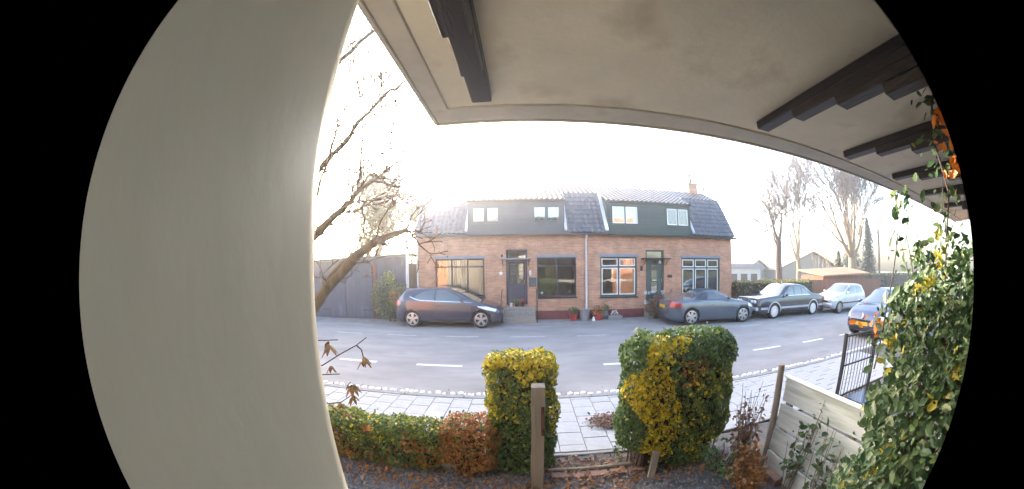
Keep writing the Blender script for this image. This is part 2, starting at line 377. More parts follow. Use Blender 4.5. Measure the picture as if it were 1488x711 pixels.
# ------------------------------------------------------------------ houses across the street
HY = 13.0; EZ = 3.42
def wall_cells(mb, x0, x1, z0, z1, y0, y1, ops):
    xs = sorted({x0, x1, *[a for o in ops for a in o[:2]]}); zs = sorted({z0, z1, *[a for o in ops for a in o[2:]]})
    for i in range(len(xs) - 1):
        for j in range(len(zs) - 1):
            cx, cz = (xs[i] + xs[i + 1]) / 2, (zs[j] + zs[j + 1]) / 2
            if any(a < cx < b and c < cz < d for a, b, c, d in ops): continue
            mb.box(xs[i], xs[i + 1], y0, y1, zs[j], zs[j + 1])
def curtain(parent, x0, x1, z0, z1, y, m='curtain', folds=9):
    n = folds * 6; G = []
    for i in range(n + 1):
        t = i / n; yy = y + .03 * math.sin(t * folds * 2 * math.pi) + rnd.uniform(-.004, .004); G.append([(x0 + (x1 - x0) * t, yy, z0), (x0 + (x1 - x0) * t, yy + .01, z1)])
    mb = MB().grid(G); return part('curtain', mb, m, parent, smooth=180)
def window(parent, x0, x1, z0, z1, cols, tz, frame, sash=None, y=HY + .05, lintel=True, fw=.065, sill=True):
    """frame with mullions and a transom at tz; each pane and sash its own"""
    mb = MB(); d = .08
    mb.box(x0, x1, y, y + d, z1 - fw, z1); mb.box(x0, x1, y, y + d, z0, z0 + fw)
    mb.box(x0, x0 + fw, y, y + d, z0 + fw, z1 - fw); mb.box(x1 - fw, x1, y, y + d, z0 + fw, z1 - fw)
    xs = [x0 + fw / 2 + (x1 - x0 - fw) * i / cols for i in range(cols + 1)]
    for q in xs[1:-1]: mb.box(q - fw / 2, q + fw / 2, y + .003, y + d - .003, z0 + fw, z1 - fw)
    if tz: mb.box(x0 + fw, x1 - fw, y + .006, y + d - .006, tz - fw / 2, tz + fw / 2)
    w = part('window', mb, frame, parent)
    rows = [(z0 + fw, (tz - fw / 2) if tz else z1 - fw)] + ([(tz + fw / 2, z1 - fw)] if tz else [])
    for a, b in zip(xs[:-1], xs[1:]):
        for c, e in rows:
            xa, xb = a + fw / 2, b - fw / 2
            if sash:
                sw = .045; s = MB(); s.box(xa, xb, y + .015, y + .06, e - sw, e); s.box(xa, xb, y + .015, y + .06, c, c + sw)
                s.box(xa, xa + sw, y + .015, y + .06, c + sw, e - sw); s.box(xb - sw, xb, y + .015, y + .06, c + sw, e - sw); part('sash', s, sash, w)
                xa += sw; xb -= sw; c += sw; e -= sw
            part('pane', MB().box(xa, xb, y + .03, y + .036, c, e), 'glass', w)
    if sill: part('sill', MB().box(x0 - .04, x1 + .04, HY - .05, HY + .05, z0 - .06, z0 - .002), frame, w)
    if lintel: part('lintel', MB().box(x0 - .06, x1 + .06, HY - .025, HY + .05, z1 + .002, z1 + .11), 'lintel', w)
    return w
def tile_field(x0, x1, p0, p1, tw=.215, rh=.27):
    """pantiles between eaves point p0=(y,z) and upper point p1, waves across, stepped courses"""
    mb = MB(); ly = p1[0] - p0[0]; lz = p1[1] - p0[1]; ln = math.hypot(ly, lz); uy, uz = ly / ln, lz / ln; ny, nz = -uz, uy
    nr = max(1, round(ln / rh)); nt = max(1, round((x1 - x0) / tw)); sub = 6; wave = [0, .026, .048, .048, .026, .002]
    xs = [x0 + (x1 - x0) * i / (nt * sub) for i in range(nt * sub + 1)]
    for r in range(nr):
        a, b = ln * r / nr - (.03 if r else 0), ln * (r + 1) / nr
        lift0, lift1 = .036, .004; G = [[], [], []]
        for i, x in enumerate(xs):
            w = wave[i % sub] + rnd.uniform(-.002, .002)
            for row, (s, l) in enumerate(((a, w * .3), (a, lift0 + w), (b, lift1 + w))):
                G[row].append((x, p0[0] + uy * s + ny * l, p0[1] + uz * s + nz * l))
        mb.grid(G)
    return mb
EY = 12.78; BK = (14.10, 5.36); RG = (15.60, 6.05); DF = (12.80, 4.79)
def house(name, label, x0, x1, dorm, gable_l, gable_r):
    h = thing(name, label, 'house', ((x0 + x1) / 2, HY, 0))
    return h
# ---- left house
H1 = thing('terraced_house', 'brick house with slate blue dormer and dark windows behind the navy hatchback', 'house', (-1.0, HY, 0), group='pair of brick houses across the street')
H2 = thing('terraced_house', 'brick house with dark green dormer and green door behind the soft top car', 'house', (6.0, HY, 0), group='pair of brick houses across the street')
XM = 2.46; XL, XR = -4.60, 9.62
W1 = [(-3.78, -1.70, .90, 2.46), (.43, 2.03, .86, 2.46)]; D1 = (-.82, .04, .56, 2.80)
W2 = [(3.04, 4.65, .84, 2.48), (6.80, 8.90, .82, 2.46)]; D2 = (5.06, 5.92, .40, 2.78)
for H, a, b, ops in ((H1, XL, XM, W1 + [D1]), (H2, XM + .002, XR, W2 + [D2])):
    mb = MB(); wall_cells(mb, a, b, .30, EZ, HY, HY + .25, ops)
    gx = a if H is H1 else b - .25       # gable wall
    mb.box(gx, gx + .25, HY + .25, 18.2, -.1, EZ)
    Y = [HY + .25, 14.10, 15.60, 17.1, 18.2]; Z = [EZ + .4, BK[1] - .1, RG[1] - .1, BK[1] - .1, EZ + .1]
    pts = [(HY + .02, EZ), (HY + .3, EZ + .35), (14.10, 5.26), (15.6, 5.95), (17.1, 5.26), (18.2, EZ)]
    V = [(gx, y, z) for y, z in pts] + [(gx + .25, y, z) for y, z in pts]; n = len(pts)
    mb.add(V, [tuple(range(n))[::-1], tuple(range(n, 2 * n))] + [(i, (i + 1) % n, n + (i + 1) % n, n + i) for i in range(n)])
    mb.box(a, b, 18.2, 18.45, -.1, EZ)
    part('wall', mb, 'brick', H)
    mb = MB(); wall_cells(mb, a, b, -.1, .30, HY - .02, HY + .25, [D1, D2] if False else []); part('plinth', mb, 'plinth', H)
    part('floor', MB().box(a + .26, b - .26, HY + .26, 18.1, .3, .42), 'dark_bark', H)
    part('room_back', MB().box(a + .26, b - .26, 15.6, 15.7, .42, 5.0), 'ceiling', H)
def roof(H, a, b, segs, dorms):
    mb = MB(); mb.grid([[(a, EY + .12, EZ - .02), (b, EY + .12, EZ - .02)], [(a, BK[0], BK[1] - .05), (b, BK[0], BK[1] - .05)], [(a, RG[0], RG[1] - .05), (b, RG[0], RG[1] - .05)], [(a, 17.1, BK[1]), (b, 17.1, BK[1])], [(a, 18.5, EZ), (b, 18.5, EZ)]])
    r = part('roof', mb, 'roof_tile', H)
    for s0, s1 in segs:
        part('roof_tile_field', tile_field(s0, s1, (EY, EZ + .03), BK), 'roof_tile', r, kind='stuff', smooth=50)
        part('roof_tile_field', tile_field(s0, s1, BK, RG), 'roof_tile', r, kind='stuff', smooth=50)
    for s0, s1 in dorms:
        part('roof_tile_field', tile_field(s0 - .03, s1 + .03, DF, RG), 'roof_tile', r, kind='stuff', smooth=50)
    # ridge caps
    x = a
    while x < b - .05:
        w = min(.40, b - x); mb = MB(); G = []
        for i in range(7):
            t = math.pi * i / 6; G.append([(x, RG[0] - math.cos(t) * .13, RG[1] - .03 + math.sin(t) * .11), (x + w - .01, RG[0] - math.cos(t) * .125, RG[1] - .035 + math.sin(t) * .10)])
        mb.grid(G); part('ridge_tile', mb, 'roof_tile', r, smooth=180); x += w
    return r
r1 = roof(H1, XL - .08, XM, [(XL - .08, -2.37), (1.57, XM)], [(-2.37, 1.57)])
r2 = roof(H2, XM + .002, XR + .1, [(XM + .002, 3.35), (7.28, XR + .1)], [(3.35, 7.28)])
def dormer(H, x0, x1, m, trim):
    ops = []
    mb = MB(); DY = 12.93
    d = part('dormer', MB(), m, H) if False else None
    return DY
def build_dormer(H, x0, x1, m, wins, trim, frame, sash):
    DY = 12.92; mb = MB(); z0, z1 = EZ - .03, 4.80
    wall_cells(mb, x0, x1, z0, z1, DY, DY + .12, [(a, b, c, e) for a, b, c, e in wins])
    for xx in (x0, x1 - .06):       # cheeks
        V = [(xx, DY + .12, z0), (xx, DY + .12, z1), (xx, 14.2, 5.3), (xx, 14.0, 5.2), (xx + .06, DY + .12, z0), (xx + .06, DY + .12, z1), (xx + .06, 14.2, 5.3), (xx + .06, 14.0, 5.2)]
        mb.add(V, [(0, 1, 2, 3), (7, 6, 5, 4), (0, 4, 5, 1), (1, 5, 6, 2), (2, 6, 7, 3), (3, 7, 4, 0)])
    d = part('dormer', mb, m, H)
    # narrow boards on the face
    z = z0 + .012
    bx = sorted([(a, b) for a, b, c, e in wins])
    k = 0
    while z < z1 - .05:
        h = .165
        z2 = min(z + h, z1 - .002)
        segs = [(x0 + .004, x1 - .004)]
        for a, b, c, e in wins:
            if z2 > c - .03 and z < e + .03:
                segs = [s for (p, q) in segs for s in ((p, min(q, a - .03)), (max(p, b + .03), q)) if s[1] - s[0] > .03]
        for p, q in segs: part('board', MB().box(p, q, DY - .016 + .004 * (k % 2), DY - .001, z + .004, z2 - .004), m, d)
        z += h; k += 1
    part('eaves_board', MB().box(x0 - .05, x1 + .05, DY - .10, DY + .02, z1 - .05, z1 + .02, .01), trim, d)
    for a, b, c, e in wins:
        w = window(H, a, b, c, e, 2, None, frame, sash, y=DY - .03, lintel=False, fw=.05, sill=False)
        curtain(w, a + .04, b - .04, c, e, DY + .2, 'curtain', 8)
build_dormer(H1, -2.37, 1.57, 'slate_board', [(-2.24, -1.03, 3.86, 4.60), (.25, 1.43, 3.86, 4.60)], 'black_paint', 'slate_board', 'slate_board')
build_dormer(H2, 3.35, 7.28, 'green_board', [(3.53, 4.75, 3.82, 4.64), (6.04, 7.20, 3.82, 4.64)], 'green_paint', 'green_paint', 'white_paint')
# lead and trim strips beside the dormers
for H, xx, m in ((H1, 1.60, 'zinc'), (H2, 3.29, 'white_paint'), (H2, 7.34, 'zinc'), (H1, -2.41, 'zinc')):
    mb = MB(); w = .05 if m == 'zinc' else .07
    V = [(xx - w, EY - .03, EZ + .10), (xx + w, EY - .03, EZ + .10), (xx + w, BK[0] - .10, BK[1] - .02), (xx - w, BK[0] - .10, BK[1] - .02)]
    V2 = [(a, b - .055, c + .05) for a, b, c in V]
    mb.add(V + V2, [(3, 2, 1, 0), (4, 5, 6, 7), (0, 1, 5, 4), (1, 2, 6, 5), (2, 3, 7, 6), (3, 0, 4, 7)])
    part('flashing', mb, m, H)
for H, a, b in ((H1, XL - .12, XM), (H2, XM + .002, XR + .14)):
    mb = MB(); G = []
    for i in range(9):
        t = math.pi * i / 8; G.append([(a, EY - .02 - math.cos(t) * .065, EZ - .0 - math.sin(t) * .075), (b, EY - .02 - math.cos(t) * .065, EZ - .0 - math.sin(t) * .075)])
    mb.grid(G); mb.box(a, b, EY + .06, HY - .002, EZ - .06, EZ - .03)
    part('gutter', mb, 'slate_board' if H is H1 else 'green_board', H)
# windows and curtains
w = window(H1, *W1[0], 3, 2.12, 'black_paint'); curtain(w, -3.3, -2.9, .95, 2.4, HY + .22, 'brown_curtain', 4); curtain(w, -2.0, -1.75, 1.0, 2.4, HY + .25, 'curtain', 3); curtain(w, -2.75, -2.45, .95, 2.4, HY + .22, 'brown_curtain', 3)
part('ornament', MB().lathe([(.0, 0), (.10, 0), (.12, .12), (.06, .2), (.10, .38), (0, .38)], 12, c=(-3.48, HY + .25, 1.7)), 'lampshade', w, smooth=60)
w = window(H1, *W1[1], 2, 2.12, 'black_paint')
for q, (a, s) in enumerate(((.62, .11), (1.0, .06), (1.72, .10), (1.55, .05))):
    part('ornament', MB().lathe([(0, 0), (s, 0), (s * 1.2, s), (s * .7, s * 1.8), (0, s * 2)], 10, c=(a, HY + .2, .93)), 'curtain', w, smooth=60)
w = window(H2, *W2[0], 2, 2.06, 'green_paint', 'white_paint'); curtain(w, 3.9, 4.5, 2.05, 2.42, HY + .22, 'curtain', 5)
w = window(H2, *W2[1], 3, 2.02, 'green_paint', 'white_paint'); curtain(w, 6.9, 8.05, 1.35, 2.0, HY + .22, 'curtain', 9); curtain(w, 8.2, 8.8, .9, 2.4, HY + .24, 'curtain', 6)
# doors
def door(H, o, m, style):
    x0, x1, z0, z1 = o; y = HY + .06; mb = MB(); zt = 2.36
    for a, b, c, e in ((x0, x0 + .07, z0, z1), (x1 - .07, x1, z0, z1), (x0 + .07, x1 - .07, z1 - .07, z1), (x0 + .07, x1 - .07, zt - .04, zt + .04), (x0 + .07, x1 - .07, z0, z0 + .04)): mb.box(a, b, y, y + .1, c, e)
    f = part('door', mb, m, H)
    part('transom_pane', MB().box(x0 + .07, x1 - .07, y + .04, y + .046, zt + .04, z1 - .07), 'glass', f)
    lx0, lx1 = x0 + .075, x1 - .075
    d = MB()
    if style == 'lattice':
        d.box(lx0, lx1, y + .03, y + .075, z0 + .045, 1.42); d.box(lx0, lx0 + .09, y + .03, y + .075, 1.42, zt - .045); d.box(lx1 - .09, lx1, y + .03, y + .075, 1.42, zt - .045); d.box(lx0 + .09, lx1 - .09, y + .03, y + .075, zt - .14, zt - .045)
        for i in range(1, 4): xx = lx0 + .09 + (lx1 - lx0 - .18) * i / 4; d.box(xx - .008, xx + .008, y + .02, y + .07, 1.42, zt - .14)
        for i in range(1, 5): zz = 1.42 + (zt - .14 - 1.42) * i / 5; d.box(lx0 + .09, lx1 - .09, y + .024, y + .066, zz - .008, zz + .008)
        part('door_leaf', d, m, f); part('door_pane', MB().box(lx0 + .09, lx1 - .09, y + .045, y + .05, 1.42, zt - .14), 'glass', f)
        p = MB(); p.box(lx0 + .1, lx1 - .1, y + .018, y + .03, z0 + .18, 1.28, .006); part('door_panel', p, m, f)
        part('net', MB().box(lx0 + .09, lx1 - .09, y + .08, y + .085, 1.42, zt - .14), 'brown_curtain', f)
    else:
        d.box(lx0, lx0 + .22, y + .03, y + .075, z0 + .045, zt - .045); d.box(lx1 - .22, lx1, y + .03, y + .075, z0 + .045, zt - .045)
        d.box(lx0 + .22, lx1 - .22, y + .03, y + .075, z0 + .045, .75); d.box(lx0 + .22, lx1 - .22, y + .03, y + .075, 1.42, 1.56); d.box(lx0 + .22, lx1 - .22, y + .03, y + .075, 2.15, zt - .045)
        part('door_leaf', d, m, f)
        for c, e in ((.75, 1.42), (1.56, 2.15)): part('door_pane', MB().box(lx0 + .22, lx1 - .22, y + .045, y + .05, c, e), 'glass', f)
        part('letter_slot', MB().box(lx0 + .25, lx1 - .25, y + .02, y + .03, 1.46, 1.52), 'chrome', f)
    part('handle', MB().box(lx1 - .06, lx1 - .035, y - .03, y + .03, 1.42, 1.56, .005), 'chrome', f)
    part('door_canopy', MB().box(x0 - .22, x1 + .16, HY - .42, HY - .002, zt + .02, zt + .075, .01), 'lintel' if style == 'lattice' else 'iron', H)
    for xx in (x0 - .12, x1 + .06): part('canopy_stay', MB().tube([(xx, HY - .01, zt - .25), (xx, HY - .36, zt + .018)], .012, 6), 'iron', H)
door(H1, D1, 'navy_door', 'lattice'); door(H2, D2, 'green_door', 'panel')
def steps(H, x0, x1, n, top, y0):
    for i in range(n):
        zt = top - i * top / n; ya = HY - .022 - .28 - i * .24
        part('step', MB().box(x0 - .0, x1, ya, ya + (.278 if i == 0 else .238), RZ, zt - .005, .012), 'concrete', H)
steps(H1, -.92, .34, 3, .50, HY); steps(H2, 4.98, 6.0, 2, .36, HY)
for s, xx in ((-1, -.98), (1, .40)):
    mb = MB(); mb.tube([(xx, HY - .01, 1.20), (xx, HY - .25, 1.16), (xx, HY - .72, .80), (xx, HY - .80, .62), (xx, HY - .80, RZ)], .018, 8)
    mb.tube([(xx, HY - .02, .72), (xx, HY - .80, .30)], .012, 8); part('railing', mb, 'iron', H1)
part('wall_lamp', MB().lathe([(.0, 0), (.035, .0), (.05, .08), (.045, .17), (0, .19)], 12, c=(.16, HY - .07, 1.76)).box(.14, .18, HY - .07, HY, 1.72, 1.76), 'white_paint', H1, smooth=50)
part('letterbox', MB().box(.10, .40, HY - .11, HY - .001, 1.30, 1.66, .012), 'slate_board', H1)
part('house_number_plate', MB().lathe([(0, -.02), (.065, -.02), (.07, 0)], 16, 'y', (-1.03, HY - .002, 1.84)), 'white_paint', H1)
part('alarm_bell', MB().box(-1.02, -.94, HY - .05, HY - .001, 2.50, 2.60, .01), 'black_trim', H1)
part('wall_lamp', MB().lathe([(.0, 0), (.05, .0), (.06, .07), (.03, .14), (0, .15)], 12, c=(5.68, HY - .10, 2.20)), 'white_paint', H2, smooth=50)
part('house_number_plate', MB().lathe([(0, -.02), (.15, -.02), (.16, 0)], 16, 'y', (6.20, HY - .002, 1.66)).v and MB().box(6.08, 6.32, HY - .02, HY - .001, 1.60, 1.72, .01), 'black_trim', H2)
part('wall_fitting', MB().box(4.80, 4.90, HY - .07, HY - .001, 1.90, 2.10, .015), 'black_trim', H2)
# downpipes
mb = MB(); mb.tube([(2.44, EY - .02, EZ - .06), (2.44, EY + .02, EZ - .14), (2.44, HY - .06, EZ - .28), (2.44, HY - .06, .02), (2.44, HY - .13, -.05)], .042, 10)
for z in (.5, 1.5, 2.5): mb.box(2.39, 2.49, HY - .105, HY - .001, z, z + .03)
part('downpipe', mb, 'pvc', H1, smooth=60)
mb = MB(); mb.tube([(XL + .06, EY - .02, EZ - .06), (XL + .06, HY - .06, EZ - .28), (XL + .06, HY - .06, .0)], .038, 10); part('downpipe', mb, 'pvc', H1, smooth=60)
# chimney and mast
ch = part('chimney', MB().box(8.68, 9.22, 15.3, 15.85, 5.6, 6.50).box(8.64, 9.26, 15.26, 15.89, 6.50, 6.57), 'brick', r2)
part('flue', MB().lathe([(.07, 0), (.065, .35), (.05, .36), (.05, .5), (.09, .52), (.0, .62)], 12, c=(8.95, 15.55, 6.57)).tube([(8.95, 15.55, 7.1), (8.95, 15.55, 7.45)], .012, 6), 'dark_bark', r2)
part('mast', MB().tube([(XR + .05, 15.5, 5.2), (XR + .05, 15.5, 6.35)], .02, 6).box(XR - .02, XR + .12, 15.4, 15.6, 6.25, 6.42), 'iron', r2)
part('chimney', MB().box(XL + .1, XL + .5, 15.4, 15.8, 5.7, 6.32), 'brick', r1)

# pots and plants along the house fronts
def leaf_ball(c, r, n, flat=1.0):
    d = nrg.normal(0, 1, (n, 3)); d /= np.linalg.norm(d, axis=1, keepdims=True); rad = nrg.uniform(.45, 1, n)[:, None] ** .6
    P = d * rad * r; P[:, 2] *= flat; return P + np.array(c), d
def pot(name, label, x, y, r, h, m, plant=None, n=120, pr=.18, cat='pot', sq=False):
    t = thing(name, label, cat, (x, y, RZ + .012))
    z = RZ + .012
    if sq: b = MB().box(x - r, x + r, y - r * .6, y + r * .6, z, z + h, .012)
    else: b = MB().lathe([(0, .0), (r * .75, 0), (r, h), (r * 1.08, h), (r * 1.08, h + .03), (r * .9, h + .03), (r * .9, h - .02), (0, h - .02)], 18, c=(x, y, z))
    part('pot_body', b, m, t, smooth=40)
    if plant:
        P, N = leaf_ball((x, y, z + h + pr * .55), pr, n, .9); leaves('foliage', P, N, .075, plant, t)
    return t
pot('flower_pot', 'round red pot with a leafy plant beside the grey bin', 1.86, 12.62, .17, .24, 'terracotta', 'shrub_leaf', 160, .22)
pot('planter', 'dark red planter with reddish leaves right of the downpipe', 2.86, 12.62, .22, .22, 'terracotta', 'brown_leaf', 160, .26)
pot('flower_pot', 'low grey trough with white flowers below the white framed window', 3.55, 12.62, .30, .16, 'grey_plastic', 'curtain', 50, .16, sq=True)
pot('flower_pot', 'small grey pot with a plant behind the grey trough', 3.2, 12.82, .14, .30, 'grey_plastic', 'shrub_leaf', 120, .2)
pot('flower_pot', 'small pot with bright red flowers on the house steps', -.18, 12.86, .09, .14, 'iron', 'terracotta', 70, .13).location.z = .50
pot('flower_pot', 'small pot with grey green plant on the house steps', -.40, 12.84, .08, .12, 'iron', 'shrub_leaf', 90, .14).location.z = .50
pot('flower_pot', 'tiny white pot at the left of the house steps', -.62, 12.84, .05, .12, 'white_paint').location.z = .50
t = thing('bin', 'grey dented metal bin standing beside the white downpipe', 'bin', (2.3, 12.62, RZ + .012))
part('bin_body', MB().lathe([(0, 0), (.17, 0), (.21, .40), (.225, .41), (.225, .43), (.20, .43), (.19, .36), (0, .36)], 20, c=(2.3, 12.62, RZ + .012)), 'grey_plastic', t, smooth=40)
part('handle', MB().tube([(2.1, 12.62, .30), (2.1, 12.5, .40), (2.3, 12.4, .42), (2.5, 12.5, .40), (2.5, 12.62, .30)], .008, 6), 'zinc', t)
t = thing('garden_gnome', 'small white ornament on the ground beside the red planter', 'ornament', (2.62, 12.35, RZ + .012))
part('ornament_body', MB().lathe([(0, 0), (.06, 0), (.07, .05), (.04, .10), (.05, .14), (0, .18)], 12, c=(2.62, 12.35, RZ + .012)), 'white_paint', t, smooth=60)
# dry hydrangea by the green door
t = thing('hydrangea_bush', 'dry brown hydrangea bush with pale heads in front of the green door', 'bush', (5.35, 12.45, RZ))
mb = MB()
for i in range(34):
    a = rnd.uniform(0, 6.28); r = rnd.uniform(.1, .62); p = Vector((5.35 + rnd.uniform(-.15, .15), 12.45 + rnd.uniform(-.1, .1), RZ)); q = Vector((5.35 + math.cos(a) * r * 1.15, 12.42 + math.sin(a) * r * .5, rnd.uniform(.5, 1.12)))
    mb.tube([p, (p + q) / 2 + Vector((0, 0, .12)), q], [.008, .006, .004], 5)
    if i % 2 == 0:
        P, N = leaf_ball(q, .075, 26); leaves('flower_head', P, N, .05, 'dead_leaf' if i % 4 else 'curtain', t)
part('stem', mb, 'twig', t, kind='stuff')
P, N = leaf_ball((5.35, 12.45, .42), .55, 420, .8); leaves('foliage', P, N, .085, 'brown_leaf', t)
P, N = leaf_ball((5.3, 12.45, .35), .5, 260, .7); leaves('foliage', P, N, .085, 'evergreen', t)

# ------------------------------------------------------------------ garage and neighbours
t = thing('garage', 'low dark blue timber garage with double doors left of the brick houses', 'garage', (-7.5, 13, 0))
gx0, gx1, gy = -16.0, -5.0, 12.9
part('wall', MB().box(gx0, gx1, gy, gy + 4, -.1, 2.35), 'garage_blue', t)
x = gx0 + .01; i = 0
while x < gx1 - .02:
    w = min(.15, gx1 - x); 
    if not (-9.6 < x + w / 2 < -6.6): part('plank', MB().box(x + .004, x + w - .004, gy - .022 - .004 * (i % 2), gy - .001, -.06, 2.34), 'garage_blue', t)
    x += .15; i += 1
for a, b in ((-9.55, -8.12), (-8.08, -6.66)):
    d = part('garage_door', MB().box(a, b, gy - .035, gy - .001, -.05, 2.12), 'garage_blue', t)
    for q in range(7):
        xa = a + (b - a) * q / 7; part('plank', MB().box(xa + .005, xa + (b - a) / 7 - .005, gy - .058, gy - .036, -.04, 2.10), 'garage_blue', d)
for a, b, z in ((-9.5, -9.0, 1.75), (-7.2, -6.72, 1.75), (-9.5, -9.0, .3), (-7.2, -6.72, .3)): part('hinge', MB().box(a, b, gy - .068, gy - .059, z, z + .05), 'iron', t)
part('door_post', MB().box(-6.62, -6.46, gy - .07, gy - .001, -.05, 2.3), 'rust_post', t)
mb = MB(); V = [(gx0 - .2, gy - .28, 2.32), (gx1 + .08, gy - .28, 2.62), (gx1 + .08, gy + 4.2, 2.78), (gx0 - .2, gy + 4.2, 2.45)]; V += [(a, b, c + .11) for a, b, c in V]
mb.add(V, [(3, 2, 1, 0), (4, 5, 6, 7), (0, 1, 5, 4), (1, 2, 6, 5), (2, 3, 7, 6), (3, 0, 4, 7)]); part('roof', mb, 'slate_board', t)
part('gable_board', MB().add([(gx0, gy - .03, 2.35), (gx1, gy - .03, 2.35), (gx1, gy - .03, 2.62), (gx0, gy - .03, 2.33), (gx0, gy + .1, 2.35), (gx1, gy + .1, 2.35), (gx1, gy + .1, 2.62), (gx0, gy + .1, 2.33)], [(0, 1, 2, 3), (7, 6, 5, 4), (0, 4, 5, 1), (1, 5, 6, 2), (2, 6, 7, 3), (3, 7, 4, 0)]), 'garage_blue', t)
t = thing('street_lamp', 'slim pale street lamp post at the left corner of the brick house', 'street lamp', (-4.86, 12.55, RZ))
part('post', MB().tube([(-4.86, 12.55, RZ), (-4.86, 12.55, 1.0), (-4.86, 12.55, 4.7)], [.08, .07, .05], 12), 'pvc', t, smooth=60)
part('base_door', MB().box(-4.89, -4.83, 12.483, 12.50, .5, .85, .004), 'zinc', t)
part('lamp_head', MB().lathe([(0, .0), (.10, .02), (.20, .14), (.21, .17), (.12, .26), (0, .28)], 18, c=(-4.86, 12.55, 4.68)), 'zinc', t, smooth=50)
# shrub between garage and house
t = thing('shrub', 'tall mixed green shrub between the blue garage and the lamp post', 'shrub', (-5.5, 12.35, RZ))
for c, r, n, f, m in (((-5.85, 12.4, .95), .62, 1400, 1.6, 'shrub_leaf'), ((-5.2, 12.3, .8), .55, 1100, 1.5, 'shrub_leaf'), ((-5.3, 12.15, 1.0), .3, 160, 1.0, 'brown_leaf'), ((-5.65, 12.4, 1.75), .28, 180, 1.2, 'hedge_light')):
    P, N = leaf_ball(c, r, n, f); P[:, 2] = np.maximum(P[:, 2], RZ + .03); leaves('foliage', P, N, .085, m, t)
mb = MB()
for i in range(9): mb.tube([(-5.5 + rnd.uniform(-.2, .2), 12.35, RZ), (-5.5 + rnd.uniform(-.5, .5), 12.35, 1.2)], [.02, .008], 6)
part('stem', mb, 'twig', t, kind='stuff')

# hedge, brown fence and buildings beyond the right house
def hedge_box(name, label, x0, x1, y0, y1, z0, z1, n, size, m, cat='hedge', group=None, rough=.05, simple=True, extra=()):
    t = thing(name, label, cat, ((x0 + x1) / 2, (y0 + y1) / 2, z0), group=group)
    P, N = box_leaves(x0, x1, y0, y1, z0, z1, n, rough); leaves('foliage', P, N, size, m, t, simple)
    for (n2, m2, rgh) in extra:
        P, N = box_leaves(x0, x1, y0, y1, z0, z1, n2, rgh); leaves('foliage', P, N, size, m2, t, simple)
    core = MB().box(x0 + .09, x1 - .09, y0 + .09, y1 - .09, z0, z1 - .10)
    part('twig_core', core, 'dark_bark', t)
    return t
def box_leaves(x0, x1, y0, y1, z0, z1, n, rough, rnd_edge=.12):
    """points in a thick skin of a clipped hedge, with rounded, uneven faces"""
    c = np.array([(x0 + x1) / 2, (y0 + y1) / 2, (z0 + z1) / 2]); hsz = np.array([(x1 - x0) / 2, (y1 - y0) / 2, (z1 - z0) / 2])
    A = np.array([hsz[1] * hsz[2], hsz[1] * hsz[2], hsz[0] * hsz[2], hsz[0] * hsz[2], hsz[0] * hsz[1]]); A = A / A.sum()
    f = nrg.choice(5, n, p=A); P = nrg.uniform(-1, 1, (n, 3)); N = np.zeros((n, 3))
    for k, (ax, s) in enumerate(((0, -1), (0, 1), (1, -1), (1, 1), (2, 1))):
        q = f == k; P[q, ax] = s; N[q, ax] = s
    P = P * hsz
    # round the edges
    r = min(rnd_edge, hsz.min() * .95); inner = np.clip(P, -(hsz - r), hsz - r); d = P - inner; d[:, 2] = np.where(P[:, 2] < 0, np.clip(P[:, 2] - inner[:, 2], 0, None), d[:, 2])
    l = np.linalg.norm(d, axis=1, keepdims=True); 
    Pn = np.where(l > r, inner + d / (l + 1e-9) * r, P); N = np.where(l > 1e-6, d / (l + 1e-9) + N * .5, N)
    w = (np.sin(Pn[:, 0] * 9 + 1) + np.sin(Pn[:, 1] * 11 + 2) + np.sin(Pn[:, 2] * 8 + Pn[:, 0] * 5) + np.sin(Pn[:, 0] * 23 + Pn[:, 2] * 17)) / 3
    depth = nrg.exponential(rough, n) - .02 - w * .032
    return Pn - N * depth[:, None] + c, N
hedge_box('hedge', 'rough grey green hedge behind the dark saloon car', 9.75, 15.8, 12.7, 13.6, RZ, 1.40, 4600, .12, 'shrub_leaf', rough=.09, extra=((900, 'brown_leaf', .06),))
def plank_fence(name, label, p0, p1, h, m, pw=.16):
    t = thing(name, label, 'fence', (p0[0], p0[1], RZ)); d = Vector((p1[0] - p0[0], p1[1] - p0[1], 0)); L = d.length; d.normalize(); nn = Vector((-d.y, d.x, 0)); n = int(L / pw)
    for i in range(n):
        a = Vector((p0[0], p0[1], RZ)) + d * (i * pw + .004); b = a + d * (pw - .008); z = h + rnd.uniform(-.02, .02)
        V = [a, b, b + nn * .02, a + nn * .02]; V = [Vector(v) for v in V] + [Vector(v) + Vector((0, 0, z)) for v in V]
        part('plank', MB().add(V, [(3, 2, 1, 0), (4, 5, 6, 7), (0, 1, 5, 4), (1, 2, 6, 5), (2, 3, 7, 6), (3, 0, 4, 7)]), m, t)
    return t
plank_fence('wooden_fence', 'reddish brown plank fence behind the silver hatchback', (15.9, 13.4), (25.5, 13.0), 1.46, 'fence_brown')
t = thing('lean_to_roof', 'brown shed roof above the reddish plank fence', 'shed', (21, 15, 0))
part('roof', MB().add([(18.5, 14.0, 1.55), (25, 13.8, 1.75), (25, 16.5, 2.15), (18.5, 16.5, 1.9), (18.5, 14.0, 1.63), (25, 13.8, 1.83), (25, 16.5, 2.23), (18.5, 16.5, 1.98)], [(3, 2, 1, 0), (4, 5, 6, 7), (0, 1, 5, 4), (1, 2, 6, 5), (2, 3, 7, 6), (3, 0, 4, 7)]), 'thatch', t)
part('wall', MB().box(18.7, 24.8, 14.2, 16.3, -.1, 1.62), 'fence_brown', t)
